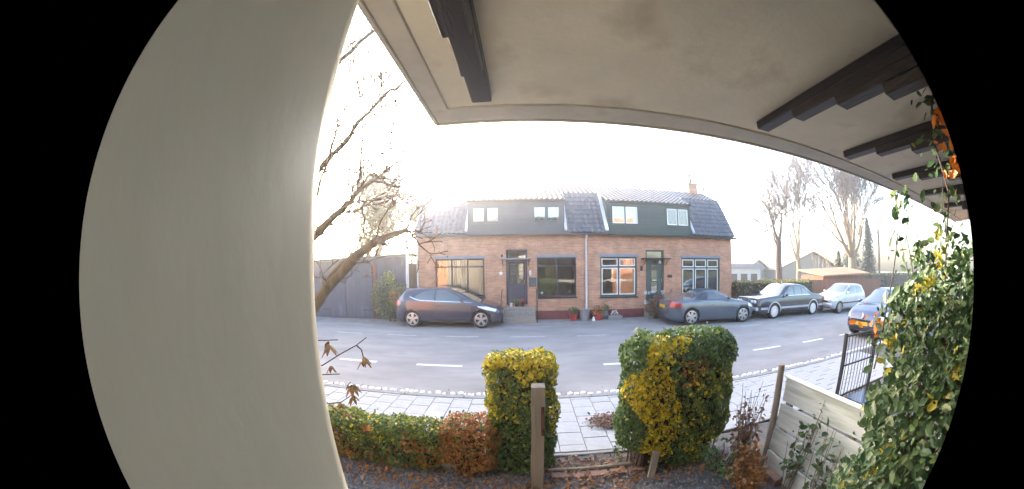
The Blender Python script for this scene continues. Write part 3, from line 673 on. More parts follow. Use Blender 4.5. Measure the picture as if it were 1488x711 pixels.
def far_house(name, label, x0, x1, y0, y1, ez, rz, wm, rm, cat='building', axis='y'):
    t = thing(name, label, cat, ((x0 + x1) / 2, y0, -.1)); w = MB().box(x0, x1, y0, y1, -.1, ez); xm, ym = (x0 + x1) / 2, (y0 + y1) / 2
    if axis == 'y':
        w.add([(x0, y0, ez), (x1, y0, ez), (xm, y0, rz), (x0, y1, ez), (x1, y1, ez), (xm, y1, rz)], [(0, 1, 2), (5, 4, 3)])
        rf = MB()
        for s, e in ((x0 - .3, 1), (x1 + .3, -1)):
            V = [(s, y0 - .3, ez - .12), (xm, y0 - .3, rz + .06), (xm, y1 + .3, rz + .06), (s, y1 + .3, ez - .12)]; V += [(a, b, c + .14) for a, b, c in V]
            rf.add(V, [(3, 2, 1, 0), (4, 5, 6, 7), (0, 1, 5, 4), (1, 2, 6, 5), (2, 3, 7, 6), (3, 0, 4, 7)])
    else:
        rf = MB().box(x0 - .2, x1 + .2, y0 - .2, y1 + .2, ez, rz)
    part('wall', w, wm, t); part('roof', rf, rm, t); return t
far_house('barn', 'grey gabled barn behind the bare trees at right', 27.5, 41.5, 28, 40, 1.9, 4.0, 'far_grey', 'far_roof')
t = far_house('far_building', 'low white building with flat grey roof seen past the brick gable', 19.0, 24.0, 27, 34, 2.05, 2.5, 'far_white', 'lintel', axis='x')
for q in range(3): part('window', MB().box(19.8 + q * 1.4, 20.7 + q * 1.4, 26.96, 26.998, .6, 1.5), 'black_paint', t)
t = far_house('far_building', 'grey terrace with pitched roof glimpsed between hedge and fence', 24.5, 28.0, 30, 36, 1.9, 2.9, 'far_grey', 'far_roof')

# ------------------------------------------------------------------ trees
def grow(p, d, L, r, depth, rg, out, bend=.25, split=(2, 3), shrink=.72, spread=.6, up=.12, minr=.004, taper=.62):
    d = Vector(d).normalized(); pts = [Vector(p)]; rs = [r]; n = 4; q = Vector(p)
    for i in range(n):
        d = (d + Vector((rg.gauss(0, bend), rg.gauss(0, bend), rg.gauss(0, bend))) * .5 + Vector((0, 0, up))).normalized(); q = q + d * L / n; pts.append(q.copy()); rs.append(max(minr, r * (1 - (1 - taper) * (i + 1) / n)))
    out.append((depth, pts, rs))
    if depth <= 0: return
    k = rg.randint(*split)
    for j in range(k):
        ax = Vector((rg.gauss(0, 1), rg.gauss(0, 1), rg.gauss(0, 1))).cross(d).normalized(); nd = (d + ax * spread * rg.uniform(.5, 1.3)).normalized()
        grow(pts[-1] if j < 2 else pts[rg.randint(2, 3)], nd, L * shrink * rg.uniform(.75, 1.15), rs[-1] * rg.uniform(.62, .85), depth - 1, rg, out, bend, split, shrink, spread, up, minr, taper)
def tree(name, label, base, dirs, depth, m, seed, L=2, r=.2, trunk_pts=None, trunk_r=None, leafcfg=None, group=None, tw='far_twig', cat='tree', **k):
    rg = random.Random(seed); t = thing(name, label, cat, base, group=group); out = []
    tb = MB().tube(trunk_pts, trunk_r, 12)
    for p, d, l, rr in dirs: grow(p, d, l, rr, depth, rg, out, **k)
    cb = MB(); lb = MB()
    for dp, pts, rs in out:
        if dp >= depth - 1: lb.tube(pts, rs, 8, False)
        else: cb.tube(pts, rs, 4 if dp < depth - 2 else 6, False)
    part('trunk', tb, m, t, smooth=60)
    part('limbs', lb, m, t, smooth=60); part('crown', cb, tw, t, kind='stuff')
    if leafcfg:
        m2, n, sz, jit = leafcfg; ends = [pts[-1] for dp, pts, rs in out if dp <= 1]
        P = np.array([list(ends[i]) for i in nrg.integers(0, len(ends), n)]) + nrg.normal(0, jit, (n, 3)); leaves('foliage', P, nrg.normal(0, 1, (n, 3)), sz, m2, t)
    return t
g0 = 'bare trees beyond the parked cars'
tree('bare_tree', 'dark pollarded tree forking into two cut limbs near the barn', (20, 20, -.1), [((20.0, 20, 4.2), (-.55, 0, 1), 1.7, .17), ((20.0, 20, 4.2), (.6, 0, 1), 1.7, .16), ((19.9, 20, 3.6), (-.2, .2, 1), 1.3, .10)], 4, 'dark_bark', 3, trunk_pts=[(20.1, 20, -.1), (20.0, 20, 1.0), (19.9, 20, 2.6), (20.0, 20, 4.25)], trunk_r=[.42, .30, .27, .24], group=g0, shrink=.80, spread=.75, up=.10, taper=.5, minr=.022, split=(3, 4))
tree('bare_tree', 'slender pale bare tree with thin rising twigs by the barn', (27, 24, -.1), [((27, 24, 2.6), (-.5, 0, 1), 2.7, .14), ((27.0, 24, 3.4), (.35, 0, 1), 3.0, .16), ((26.9, 24, 4.0), (0, .2, 1), 2.8, .12)], 5, 'pale_bark', 8, trunk_pts=[(27, 24, -.1), (27.1, 24, 2), (26.9, 24, 4.1)], trunk_r=[.32, .24, .16], group=g0, shrink=.80, spread=.55, up=.12, taper=.6, minr=.026, split=(3, 3))
bt = [((35.2, 22, 3.2), (a, b, 1), 3.9, .25) for a, b in ((-1.15, 0), (-.45, .3), (.05, -.2), (.5, .1), (1.1, 0), (-.75, -.4), (.2, .4), (.8, -.3))]
tree('bare_tree', 'large many stemmed bare tree lit by the sun behind the fence', (35.2, 22, -.1), bt, 5, 'pale_bark', 21, trunk_pts=[(35.2, 22, -.1), (35.2, 22, 1.5), (35.2, 22, 3.3)], trunk_r=[.75, .55, .5], group=g0, shrink=.76, spread=.48, up=.10, taper=.6, minr=.030, split=(3, 3))
tree('bare_tree', 'thin reddish bare saplings in front of the barn wall', (30.5, 23, -.1), [((30.5 + q * .8, 23, .1), (rnd.uniform(-.3, .3), 0, 1), 2.4, .06) for q in range(-2, 4)], 4, 'thatch', 5, trunk_pts=[(30.5, 23, -.1), (30.5, 23, .4)], trunk_r=[.1, .08], group=g0, shrink=.7, spread=.4, up=.2, minr=.012, tw='thatch')
def conifer(name, label, x, y, h, r, n, seed):
    t = thing(name, label, 'tree', (x, y, -.1)); part('trunk', MB().tube([(x, y, -.1), (x, y, h)], [.25, .03], 8), 'dark_bark', t)
    z = nrg.uniform(.05, 1, n) ** 1.2; a = nrg.uniform(0, 6.283, n); lob = .65 + .35 * np.sin(a * 5 + z * 40); rad = r * (1 - z * .92) * np.sqrt(nrg.uniform(.15, 1, n)) * lob
    P = np.stack([x + np.cos(a) * rad, y + np.sin(a) * rad, h * z + .3 - rad * .25], 1); leaves('foliage', P, np.stack([np.cos(a), np.sin(a), a * 0 + .6], 1), .22, 'conifer', t); return t
conifer('conifer', 'dark narrow conifer standing right of the big bare tree', 38.6, 21.5, 7.6, 2.0, 5000, 1)
conifer('conifer', 'broad dark conifer left of the tall utility pole', 37.4, 23.5, 6.6, 2.6, 5000, 2)
conifer('conifer', 'small dark conifer peeping between pale trunks by the fence', 31.8, 21.8, 3.6, 1.2, 1500, 3)
t = thing('utility_pole', 'tall pale wooden utility pole right of the conifers', 'pole', (38.9, 20, -.1))
part('pole', MB().tube([(38.9, 20, -.1), (38.9, 20, 6.6)], [.16, .12], 10), 'pale_bark', t); part('crossarm', MB().box(38.4, 39.4, 19.9, 20.1, 6.1, 6.22), 'oldwood', t)
hedge_box('hedge', 'dark clipped bushes under the conifers beyond the plank fence', 25.8, 45, 16.5, 18.5, -.1, 1.7, 6000, .26, 'evergreen', rough=.22)
# evergreen tree behind the garage
rg = random.Random(4)
tree('evergreen_tree', 'loose leafy dark tree rising behind the blue garage', (-9.6, 18.5, -.1), [((-9.6, 18.5, 2.2), (a, b, 1), 2.3, .15) for a, b in ((-.5, 0), (.4, .2), (.9, -.1), (0, -.3), (.3, .5))], 4, 'bark', 14, trunk_pts=[(-9.6, 18.5, -.1), (-9.5, 18.5, 2.4)], trunk_r=[.35, .22], leafcfg=('evergreen', 9000, .17, .36), shrink=.72, spread=.6, up=.05)
tree('leafy_tree', 'low brownish tree with scattered leaves left of the brick gable', (-7.2, 19.5, -.1), [((-7.2, 19.5, 1.6), (a, b, 1), 1.7, .10) for a, b in ((-.5, 0), (.5, .2), (.1, -.4))], 4, 'bark', 19, trunk_pts=[(-7.2, 19.5, -.1), (-7.2, 19.5, 1.8)], trunk_r=[.2, .14], leafcfg=('evergreen', 6500, .17, .36), shrink=.72, spread=.6, up=.05)
tree('bare_tree', 'distant thin bare tree behind the garage roof', (-15, 24, -.1), [((-15, 24, 2), (a, 0, 1), 2, .10) for a in (-.5, 0, .5)], 4, 'bark', 9, trunk_pts=[(-15, 24, -.1), (-15, 24, 2.1)], trunk_r=[.25, .16], shrink=.7, spread=.6, up=.05)

# ------------------------------------------------------------------ cars
def interp(xs, ys, x): return float(np.interp(x, xs, ys))
def smoothp(keys, x):
    """smoothed piecewise line through keys"""
    xs = [k[0] for k in keys]; ys = [k[1] for k in keys]; h = .05
    return sum(w * interp(xs, ys, x + o * h) for o, w in ((-1.5, .15), (-.7, .2), (0, .3), (.7, .2), (1.5, .15)))
class Car:
    def __init__(s, L, W, top, belt, zb=.17, roofw=.62, nose=.62, tail=.72, wr=.30, wx=(0, 0)):
        s.L = L; s.W = W; s.top = top; s.belt = belt; s.zb = zb; s.roofw = roofw; s.nose = nose; s.tail = tail; s.wr = wr; s.wx = wx
    def zt(s, x): return smoothp(s.top, x)
    def bl(s, x): return min(smoothp(s.belt, x), s.zt(x) - .05)
    def hw(s, x):
        a = (s.L / 2 - x) / .62; b = (x + s.L / 2) / .5; w = s.W / 2
        f = s.nose + (1 - s.nose) * math.sin(min(1, max(0, a)) * math.pi / 2) ** .75; r = s.tail + (1 - s.tail) * math.sin(min(1, max(0, b)) * math.pi / 2) ** .75
        return w * min(f, r)
    def sec(s, x):
        w = s.hw(x); zt, bl = s.zt(x), s.bl(x); e = min((s.L / 2 - abs(x)) / .35, 1); e = max(0, e)
        zb = s.zb + .10 * (1 - e) ** 2
        g = min(1, max(0, (zt - bl - .05) / .30)); wr = w * (1 - g) * .90 + (s.W / 2 * s.roofw * 1.12) * g; wr = min(wr, w * .97)
        m = zb + (bl - zb) * .55
        return [(0, zb), (w * .88, zb), (w * .965, zb + .06), (w * .99, zb + .18 * (bl - zb)), (w, m), (w * .985, bl - .06), (w * .965, bl), (w * .945 * (1 - g * .02), bl + .02 + .0 * g),
                (w * .94 * (1 - .5) + wr * .5, max(bl + .024, bl + (zt - bl) * .5)), (wr, max(bl + .027, zt - .07 * g - .012)), (wr * .93, max(bl + .03, zt - .028 * g - .005)), (wr * .75, max(bl + .033, zt - .006)), (wr * .4, zt + .008), (0, zt + .014)]
    def yside(s, x, z):
        p = s.sec(x)[1:11]; return float(np.interp(z, [q[1] for q in p], [q[0] for q in p]))
    def ztop(s, x, y):
        p = s.sec(x)[8:][::-1]; return float(np.interp(abs(y), [q[0] for q in p], [q[1] for q in p]))
    def body(s, n=56):
        xs = [-s.L / 2 + s.L * (.5 - .5 * math.cos(math.pi * i / n)) * .35 + s.L * i / n * .65 for i in range(n + 1)]
        rings = []
        for x in xs:
            h = s.sec(x); rings.append([(x, y, z) for y, z in h] + [(x, -y, z) for y, z in h[-2:0:-1]])
        m = len(rings[0]); V = [p for r in rings for p in r]; F = []
        for i in range(n):
            for j in range(m): F.append((i * m + j, i * m + (j + 1) % m, (i + 1) * m + (j + 1) % m, (i + 1) * m + j))
        F.append(tuple(range(m))); F.append(tuple(range(n * m + m - 1, n * m - 1, -1)))
        mb = MB().add(V, [f[::-1] for f in F]); return mb
    def side(s, bot, top, off, sg, nx=14, nz=5):
        """patch on the flank between two polylines in side view"""
        def pl(P, t):
            xs = np.linspace(0, 1, len(P)); return float(np.interp(t, xs, [p[0] for p in P])), float(np.interp(t, xs, [p[1] for p in P]))
        G = []
        for i in range(nx + 1):
            a, b = pl(bot, i / nx), pl(top, i / nx); row = []
            for j in range(nz + 1):
                x = a[0] + (b[0] - a[0]) * j / nz; z = a[1] + (b[1] - a[1]) * j / nz; row.append((x, sg * (s.yside(x, z) + off), z))
            G.append(row)
        return MB().grid(G)
    def over(s, x0, x1, y0, y1, off, nx=10, ny=10):
        """patch on the upper surface: x0..x1, half widths y0 at x0, y1 at x1"""
        G = []
        for i in range(nx + 1):
            t = i / nx; x = x0 + (x1 - x0) * t; yy = y0 + (y1 - y0) * t
            G.append([(x - 0, (j / ny * 2 - 1) * yy, s.ztop(x, (j / ny * 2 - 1) * yy) + off) for j in range(ny + 1)])
        return MB().grid(G)
def cut_arches(o, wx, wr, W):
    for x in wx:
        for sg in (-1, 1):
            mb = MB().lathe([(0.001, -.16), (wr * 1.13, -.16), (wr * 1.13, .2), (0.001, .2)], 28, 'y', (x, sg * (W / 2 - .06), wr))
            me = bpy.data.meshes.new('cut'); me.from_pydata(mb.v, [], mb.f); bm = bmesh.new(); bm.from_mesh(me); bmesh.ops.remove_doubles(bm, verts=bm.verts, dist=.004); bmesh.ops.recalc_face_normals(bm, faces=bm.faces); bm.to_mesh(me); bm.free()
            c = bpy.data.objects.new('cut', me); C.objects.link(c); c.parent = o.parent
            md = o.modifiers.new('b', 'BOOLEAN'); md.operation = 'DIFFERENCE'; md.object = c; md.solver = 'EXACT'
    bpy.context.view_layer.update(); dg = bpy.context.evaluated_depsgraph_get(); dg.update(); ev = o.evaluated_get(dg); nm = bpy.data.meshes.new_from_object(ev); 
    cs = [m.object for m in o.modifiers]; o.modifiers.clear(); o.data = nm
    for c in cs: bpy.data.objects.remove(c, do_unlink=True)
    nm.polygons.foreach_set('use_smooth', [True] * len(nm.polygons)); nm.set_sharp_from_angle(angle=R(38))
def wheel(t, x, y, r, w, spokes, rimm, hub='plain'):
    sg = 1 if y > 0 else -1
    wb = MB().lathe([(r * .70, -w / 2), (r * .93, -w / 2), (r, -w * .32), (r, w * .32), (r * .93, w / 2), (r * .70, w / 2)], 28, 'y', (x, y, r)); wh = part('wheel', wb, 'tyre', t, local=True, smooth=40)
    f = y + sg * (w / 2 - .005); mb = MB()
    mb.lathe([(r * .70, 0), (r * .74, sg * .006), (r * .68, sg * .01), (r * .64, -sg * .03)], 28, 'y', (x, f, r))
    mb.lathe([(0.001, sg * .004), (r * .16, sg * .004), (r * .18, -sg * .02)], 16, 'y', (x, f, r))
    for i in range(spokes):
        a = 2 * math.pi * i / spokes + .3; ca, sa = math.cos(a), math.sin(a); hw0, hw1 = r * (.11 if spokes < 8 else .05), r * (.16 if spokes < 8 else .07)
        V = [(x + ca * r * .1 - sa * q * hw0, f + sg * .004, r + sa * r * .1 + ca * q * hw0) for q in (-1, 1)] + [(x + ca * r * .64 - sa * q * hw1, f - sg * .004, r + sa * r * .64 + ca * q * hw1) for q in (1, -1)]
        V += [(a_, b_ - sg * .03, c_) for a_, b_, c_ in V]; mb.add(V, [(0, 1, 2, 3), (7, 6, 5, 4), (0, 4, 5, 1), (1, 5, 6, 2), (2, 6, 7, 3), (3, 7, 4, 0)])
    part('rim', mb, rimm, wh, local=True)
    part('wheel_lining', MB().lathe([(0.001, 0), (r * 1.10, 0), (r * 1.10, sg * .03)], 24, 'y', (x, y - sg * (w / 2 + .035), r)), 'black_trim', wh, local=True)
    part('brake_disc', MB().lathe([(0.001, 0), (r * .62, 0), (r * .62, -sg * .03)], 20, 'y', (x, f - sg * .06, r)), 'black_trim', wh, local=True)
def arch_ring(t, c, x, sg, r0, r1, m, wr):
    G = []
    for i in range(19):
        a = math.pi * (i / 18) * 1.06 - .1; G.append([(x + math.cos(a) * r, sg * (c.yside(x + math.cos(a) * r, wr + math.sin(a) * r) + .008), wr + math.sin(a) * r) for r in (r0, r1)])
    part('arch_trim', MB().grid(G), m, t, local=True)
def ellip(c, rx, ry, rz, n=12):
    V = []; F = []; k = 8
    for i in range(k + 1):
        p = -math.pi / 2 + math.pi * i / k
        for j in range(n):
            q = 2 * math.pi * j / n; V.append((c[0] + rx * math.cos(p) * math.cos(q), c[1] + ry * math.cos(p) * math.sin(q), c[2] + rz * math.sin(p)))
    for i in range(k):
        for j in range(n): F.append((i * n + j, i * n + (j + 1) % n, (i + 1) * n + (j + 1) % n, (i + 1) * n + j))
    return MB().add(V, F)
def finish_car(t, c, m, front_glass, rear_glass, side_windows, roof_m=None, spokes=5, rimm='rim', mirrors=None, extras=None, tyre_w=.20, line=True, doors=()):
    b = part('body', c.body(), m, t, local=True); bm = bmesh.new(); bm.from_mesh(b.data); bmesh.ops.recalc_face_normals(bm, faces=bm.faces); bm.to_mesh(b.data); bm.free(); cut_arches(b, c.wx, c.wr, c.W)
    for x in c.wx:
        for sg in (-1, 1): wheel(t, x, sg * (c.W / 2 - tyre_w / 2 - .015), c.wr, tyre_w, spokes, rimm)
    if front_glass: part('windscreen', c.over(*front_glass, .006), 'pane_dark', t, local=True, smooth=180)
    if rear_glass: part('rear_window', c.over(*rear_glass, .006), 'pane_dark', t, local=True, smooth=180)
    for sg in (-1, 1):
        for bot, top in side_windows: part('side_window', c.side(bot, top, .006, sg), 'pane_dark', t, local=True, smooth=180)
        for (xa, xb, z0, z1) in doors:
            for x in (xa, xb): part('door_gap', MB().grid([[(x - .004, sg * (c.yside(x, z) + .003), z) for z in np.linspace(z0, z1, 8)], [(x + .004, sg * (c.yside(x, z) + .003), z) for z in np.linspace(z0, z1, 8)]]), 'black_trim', t, local=True)
            hx = xa + .18; part('door_handle', ellip((hx, sg * (c.yside(hx, z1 - .09) + .012), z1 - .09), .085, .014, .016), m, t, local=True, smooth=180)
        if mirrors:
            mx, mz = mirrors; part('mirror', ellip((mx, sg * (c.W / 2 + .06), mz), .07, .10, .065), m, t, local=True, smooth=180)
    return b
m_, t_, b_ = new_mat('dark_glass'); b_.inputs['Base Color'].default_value = (.05, .065, .075, 1); b_.inputs['Roughness'].default_value = .05; b_.inputs['Coat Weight'].default_value = 1; b_.inputs['Specular IOR Level'].default_value = .9; M['pane_dark'] = m_

# --- navy hatchback
c = Car(4.06, 1.74, [(-2.03, .62), (-1.97, .98), (-1.86, 1.14), (-1.62, 1.38), (-1.2, 1.43), (-.4, 1.45), (.05, 1.42), (.55, 1.22), (1.08, .95), (1.45, .87), (1.8, .76), (1.97, .62), (2.03, .46)],
        [(-2.03, .72), (-1.6, 1.00), (-1.0, .97), (0, .92), (.8, .88), (1.4, .80), (2.03, .56)], zb=.18, roofw=.64, nose=.58, tail=.70, wr=.315, wx=(-1.27, 1.29))
t = thing('hatchback_car', 'dark navy hatchback parked in front of the slate blue dormer house', 'car', (-2.90, 11.98, RZ), 0, 'parked cars')
finish_car(t, c, 'navy_paint', (.14, 1.06, .60, .72), (-1.93, -1.70, .60, .58), [([(-1.22, 1.06), (-.9, 1.00), (-.42, .985)], [(-1.15, 1.15), (-.85, 1.30), (-.42, 1.36)]), ([(-.36, .98), (.2, .955), (.82, .94)], [(-.36, 1.36), (-.0, 1.345), (.66, 1.03)])], spokes=5, mirrors=(.62, 1.0), doors=((-.40, .90, .32, .90),), tyre_w=.19)
for sg in (-1, 1):
    part('chrome_strip', c.side([(-1.36, 1.10), (-1.05, .985), (-.4, .955), (.3, .93), (.98, .905)], [(-1.40, 1.15), (-1.05, 1.012), (-.4, .975), (.3, .95), (.98, .92)], .009, sg), 'chrome', t, local=True)
    part('headlight', c.side([(1.20, .74), (1.5, .65), (1.80, .58)], [(1.16, .79), (1.5, .77), (1.84, .66)], .008, sg), 'lamp_white', t, local=True)
    part('tail_light', c.side([(-1.99, .76), (-1.86, .78), (-1.72, .84)], [(-1.98, .98), (-1.88, 1.0), (-1.74, .97)], .010, sg), 'lamp_red', t, local=True)
    part('sill_trim', c.side([(-.95, .22), (.95, .22)], [(-.95, .29), (.95, .29)], .008, sg), 'chrome' if False else 'black_trim', t, local=True)
part('grille', MB().box(1.90, 2.02, -.42, .42, .28, .40, .02), 'black_trim', t, local=True); part('number_plate', MB().box(2.015, 2.03, -.26, .26, .42, .52), 'plate', t, local=True)
part('spoiler', MB().box(-1.80, -1.48, -.52, .52, 1.385, 1.415, .01), 'navy_paint', t, local=True)

# --- grey soft top roadster
c = Car(4.01, 1.72, [(-2.0, .55), (-1.94, .86), (-1.5, .93), (-1.05, .97), (-.82, 1.10), (-.45, 1.25), (-.05, 1.27), (.2, 1.22), (.72, .94), (1.2, .86), (1.7, .74), (1.94, .60), (2.0, .45)],
        [(-2, .80), (-1.2, .88), (0, .88), (.7, .85), (1.4, .78), (2, .55)], zb=.15, roofw=.60, nose=.55, tail=.68, wr=.31, wx=(-1.13, 1.24))
t = thing('roadster_car', 'grey blue soft top roadster parked in front of the green door house', 'car', (7.12, 11.26, RZ), R(-3), 'parked cars')
finish_car(t, c, 'slate_paint', (.24, .70, .52, .64), (-.84, -.56, .44, .46), [([(-.42, .925), (.0, .915), (.52, .90)], [(-.30, 1.15), (-.02, 1.18), (.30, 1.08)])], spokes=6, mirrors=(.46, .97), doors=((-.42, .72, .28, .82),))
part('soft_top', c.over(-.62, .16, .50, .50, .010), 'cloth', t, local=True, smooth=180)
for sg in (-1, 1):
    part('soft_top_side', c.side([(-.98, .95), (-.7, .93), (-.46, .925)], [(-.86, 1.05), (-.60, 1.17), (-.36, 1.20)], .007, sg), 'cloth', t, local=True)
    part('tail_light', c.side([(-1.97, .66), (-1.8, .66), (-1.55, .74)], [(-1.95, .86), (-1.8, .88), (-1.58, .80)], .010, sg), 'lamp_red', t, local=True)
    part('headlight', c.side([(1.50, .62), (1.72, .58), (1.86, .52)], [(1.46, .72), (1.72, .70), (1.88, .58)], .010, sg), 'lamp_white', t, local=True)
part('number_plate', MB().box(-2.02, -1.985, -.26, .26, .60, .71), 'plate', t, local=True)

# --- old dark saloon
c = Car(4.74, 1.80, [(-2.37, .60), (-2.33, .88), (-1.7, .96), (-1.42, 1.00), (-.92, 1.34), (-.5, 1.40), (.2, 1.40), (.42, 1.34), (.98, .96), (1.6, .92), (2.2, .87), (2.33, .78), (2.37, .55)],
        [(-2.37, .82), (-1.4, .90), (0, .91), (1, .89), (2.37, .80)], zb=.20, roofw=.71, nose=.91, tail=.90, wr=.31, wx=(-1.40, 1.38))
t = thing('saloon_car', 'dark old four door saloon with pale arch trims parked behind the roadster', 'car', (11.62, 11.36, RZ), R(180), 'parked cars')
finish_car(t, c, 'anthracite_paint', (.40, .94, .58, .68), (-1.40, -.95, .66, .58), [([(-1.12, .945), (-.7, .945), (-.55, .945)], [(-.90, 1.18), (-.7, 1.29), (-.55, 1.32)]), ([(-.50, .945), (.0, .945)], [(-.50, 1.32), (.0, 1.33)]), ([(.06, .945), (.5, .945), (.82, .945)], [(.06, 1.33), (.28, 1.31), (.46, 1.18)])], spokes=16, rimm='white_paint', mirrors=(.70, .98), doors=((-1.0, .03, .36, .86), (.03, .98, .36, .86)))
for sg in (-1, 1):
    for x in c.wx: arch_ring(t, c, x, sg, c.wr * 1.14, c.wr * 1.34, 'silver_paint', c.wr)
    for a, b in ((-1.0, .98), (-2.2, -1.82), (1.80, 2.2)): part('side_moulding', c.side([(a, .40), (b, .40)], [(a, .49), (b, .49)], .010, sg), 'silver_paint', t, local=True)
    part('lower_cladding', c.side([(-1.0, .21), (.98, .21)], [(-1.0, .385), (.98, .385)], .006, sg), 'black_trim', t, local=True)
    part('window_trim', c.side([(-1.2, .925), (.95, .925)], [(-1.2, .94), (.95, .94)], .010, sg), 'chrome', t, local=True)
    for q, yy in ((0, .60), (1, .40)): part('headlight', ellip((2.345, sg * yy, .70), .045, .095, .075), 'lamp_white', t, local=True, smooth=180)
    part('tail_light', MB().box(-2.40, -2.30, sg * .76 - .16, sg * .76 + .10, .60, .80, .01), 'lamp_red', t, local=True)
part('grille', MB().box(2.30, 2.40, -.24, .24, .56, .86, .01), 'chrome', t, local=True); part('front_bumper', MB().box(2.30, 2.46, -.84, .84, .36, .50, .03), 'silver_paint', t, local=True); part('rear_bumper', MB().box(-2.46, -2.30, -.84, .84, .36, .50, .03), 'silver_paint', t, local=True)
part('number_plate', MB().box(2.46, 2.475, -.26, .26, .38, .48), 'plate', t, local=True)

# --- small silver hatchback
c = Car(3.60, 1.58, [(-1.80, .60), (-1.76, .92), (-1.62, 1.02), (-1.38, 1.30), (-1.1, 1.36), (-.2, 1.37), (.10, 1.33), (.78, .94), (1.5, .82), (1.74, .72), (1.80, .5)],
        [(-1.8, .78), (-1, .88), (0, .88), (.8, .86), (1.8, .68)], zb=.20, roofw=.68, nose=.74, tail=.80, wr=.28, wx=(-1.10, 1.22))
t = thing('hatchback_car', 'small silver hatchback parked in front of the reddish plank fence', 'car', (15.95, 10.72, RZ), R(180), 'parked cars')
finish_car(t, c, 'silver_paint', (.12, .74, .54, .62), (-1.62, -1.36, .56, .52), [([(-1.36, .93), (-.9, .925), (-.5, .92)], [(-1.20, 1.20), (-.9, 1.27), (-.5, 1.29)]), ([(-.44, .92), (.1, .915), (.62, .91)], [(-.44, 1.29), (-.1, 1.29), (.20, 1.16)])], spokes=10, rimm='rim', mirrors=(.50, .96), doors=((-.47, .70, .34, .84),))
for sg in (-1, 1):
    part('headlight', c.side([(1.45, .60), (1.62, .60), (1.76, .58)], [(1.45, .74), (1.62, .73), (1.76, .69)], .010, sg).box(1.74, 1.80, sg * .50 - .10, sg * .50 + .10, .58, .70, .02), 'lamp_white', t, local=True)
    part('side_moulding', c.side([(-.9, .46), (1.0, .46)], [(-.9, .52), (1.0, .52)], .010, sg), 'black_trim', t, local=True)
    part('tail_light', c.side([(-1.78, .66), (-1.60, .66)], [(-1.77, .90), (-1.62, .90)], .010, sg), 'lamp_red', t, local=True)
part('front_bumper', MB().box(1.70, 1.86, -.68, .68, .30, .48, .04), 'silver_paint', t, local=True); part('grille', MB().box(1.74, 1.81, -.36, .36, .52, .60, .01), 'black_trim', t, local=True)
part('number_plate', MB().box(1.855, 1.875, -.26, .26, .38, .49), 'plate', t, local=True)

# --- blue car nose on near to the left, behind the climber
c = Car(4.0, 1.72, [(-2.0, .62), (-1.95, 1.0), (-1.7, 1.36), (-1.2, 1.46), (-.2, 1.47), (.10, 1.42), (1.02, 1.0), (1.4, .95), (1.80, .80), (1.95, .66), (2.0, .46)],
        [(-2, .8), (-1, .95), (0, .94), (1, .90), (2, .60)], zb=.18, roofw=.64, nose=.66, tail=.74, wr=.30, wx=(-1.25, 1.25))
t = thing('small_car', 'blue hatchback with yellow plate parked on the near kerb behind the climbing plant', 'car', (12.05, 5.78, RZ), R(180), 'parked cars')
finish_car(t, c, 'blue_paint', (.14, .98, .58, .70), (-1.92, -1.70, .58, .54), [([(-1.2, 1.02), (-.4, 1.0)], [(-1.1, 1.30), (-.4, 1.38)]), ([(-.34, 1.0), (.2, .98), (.80, .97)], [(-.34, 1.38), (-.0, 1.37), (.50, 1.16)])], spokes=6, mirrors=(.62, 1.02), doors=((-.4, .85, .32, .9),))
for sg in (-1, 1):
    part('headlight', c.side([(1.30, .72), (1.62, .66), (1.86, .60)], [(1.22, .86), (1.6, .82), (1.90, .70)], .010, sg), 'lamp_white', t, local=True)
    part('tail_light', c.side([(-1.98, .7), (-1.8, .72)], [(-1.97, 1.05), (-1.84, 1.1)], .010, sg), 'lamp_red', t, local=True)
part('grille', MB().box(1.93, 2.01, -.46, .46, .52, .58, .01).box(1.93, 2.02, -.52, .52, .24, .36, .01), 'black_trim', t, local=True)
E0 = [(2.005, 0, .70), (1.998, .045, .635), (2.01, 0, .57), (1.998, -.045, .635)]
part('emblem', MB().add([(1.97, 0, .775), (1.985, .055, .69), (2.01, 0, .61), (1.985, -.055, .69), (2.0, 0, .785), (2.015, .055, .70), (2.04, 0, .62), (2.015, -.055, .70)], [(4, 5, 6, 7), (0, 4, 7, 3), (0, 1, 5, 4), (1, 2, 6, 5), (2, 3, 7, 6)]), 'chrome', t, local=True)
part('number_plate', MB().box(2.015, 2.035, -.26, .26, .40, .51), 'plate', t, local=True)

# ------------------------------------------------------------------ own house: wall, pier and canopy
t = thing('house_front', 'smooth cream painted wall pier standing beside the porch canopy', 'wall', (-.3, 0, 0))
pts = [(-.16, -.06, 0), (-.16, .195, 0), (-.172, .21, 0), (-.60, .21, 0), (-.60, -.06, 0)]
G = []
for z in np.linspace(-.1, 2.86, 30):
    G.append([(x + .0015 * math.sin(z * 5 + y * 9), y + .0012 * math.sin(z * 4 + 1), z) for x, y, _ in ((-.16, -.06, 0), (-.16, .0, 0), (-.16, .06, 0), (-.16, .13, 0), (-.16, .199, 0), (-.163, .211, 0), (-.172, .218, 0), (-.60, .218, 0), (-.60, -.06, 0))])
part('pier', MB().grid(G), 'cream', t, smooth=40)
ops = [(-1.75, -.75, 0.35, 2.45), (5.6, 7.2, .95, 2.4)]
mb = MB(); wall_cells(mb, .9, 9, -.1, 6.2, -.36, -.10, ops); part('brick_wall', mb, 'own_brick', t)
mb = MB(); wall_cells(mb, -1.9, .898, -.1, 6.2, -.36, -.10, ops); part('bounce_plaster', mb, 'cream', t)  # unseen stretch, made cream so no orange bounce reaches the pier
mb = MB(); wall_cells(mb, -9, -6.602, -.1, 6.2, -.36, -.10, []); part('brick_wall', mb, 'own_brick', t)
part('reflection_boards', MB().box(-6.6, -1.902, -.36, -.10, -.1, 6.2), 'oldwood', t)  # unseen boarding, added to dull what the far left window reflects
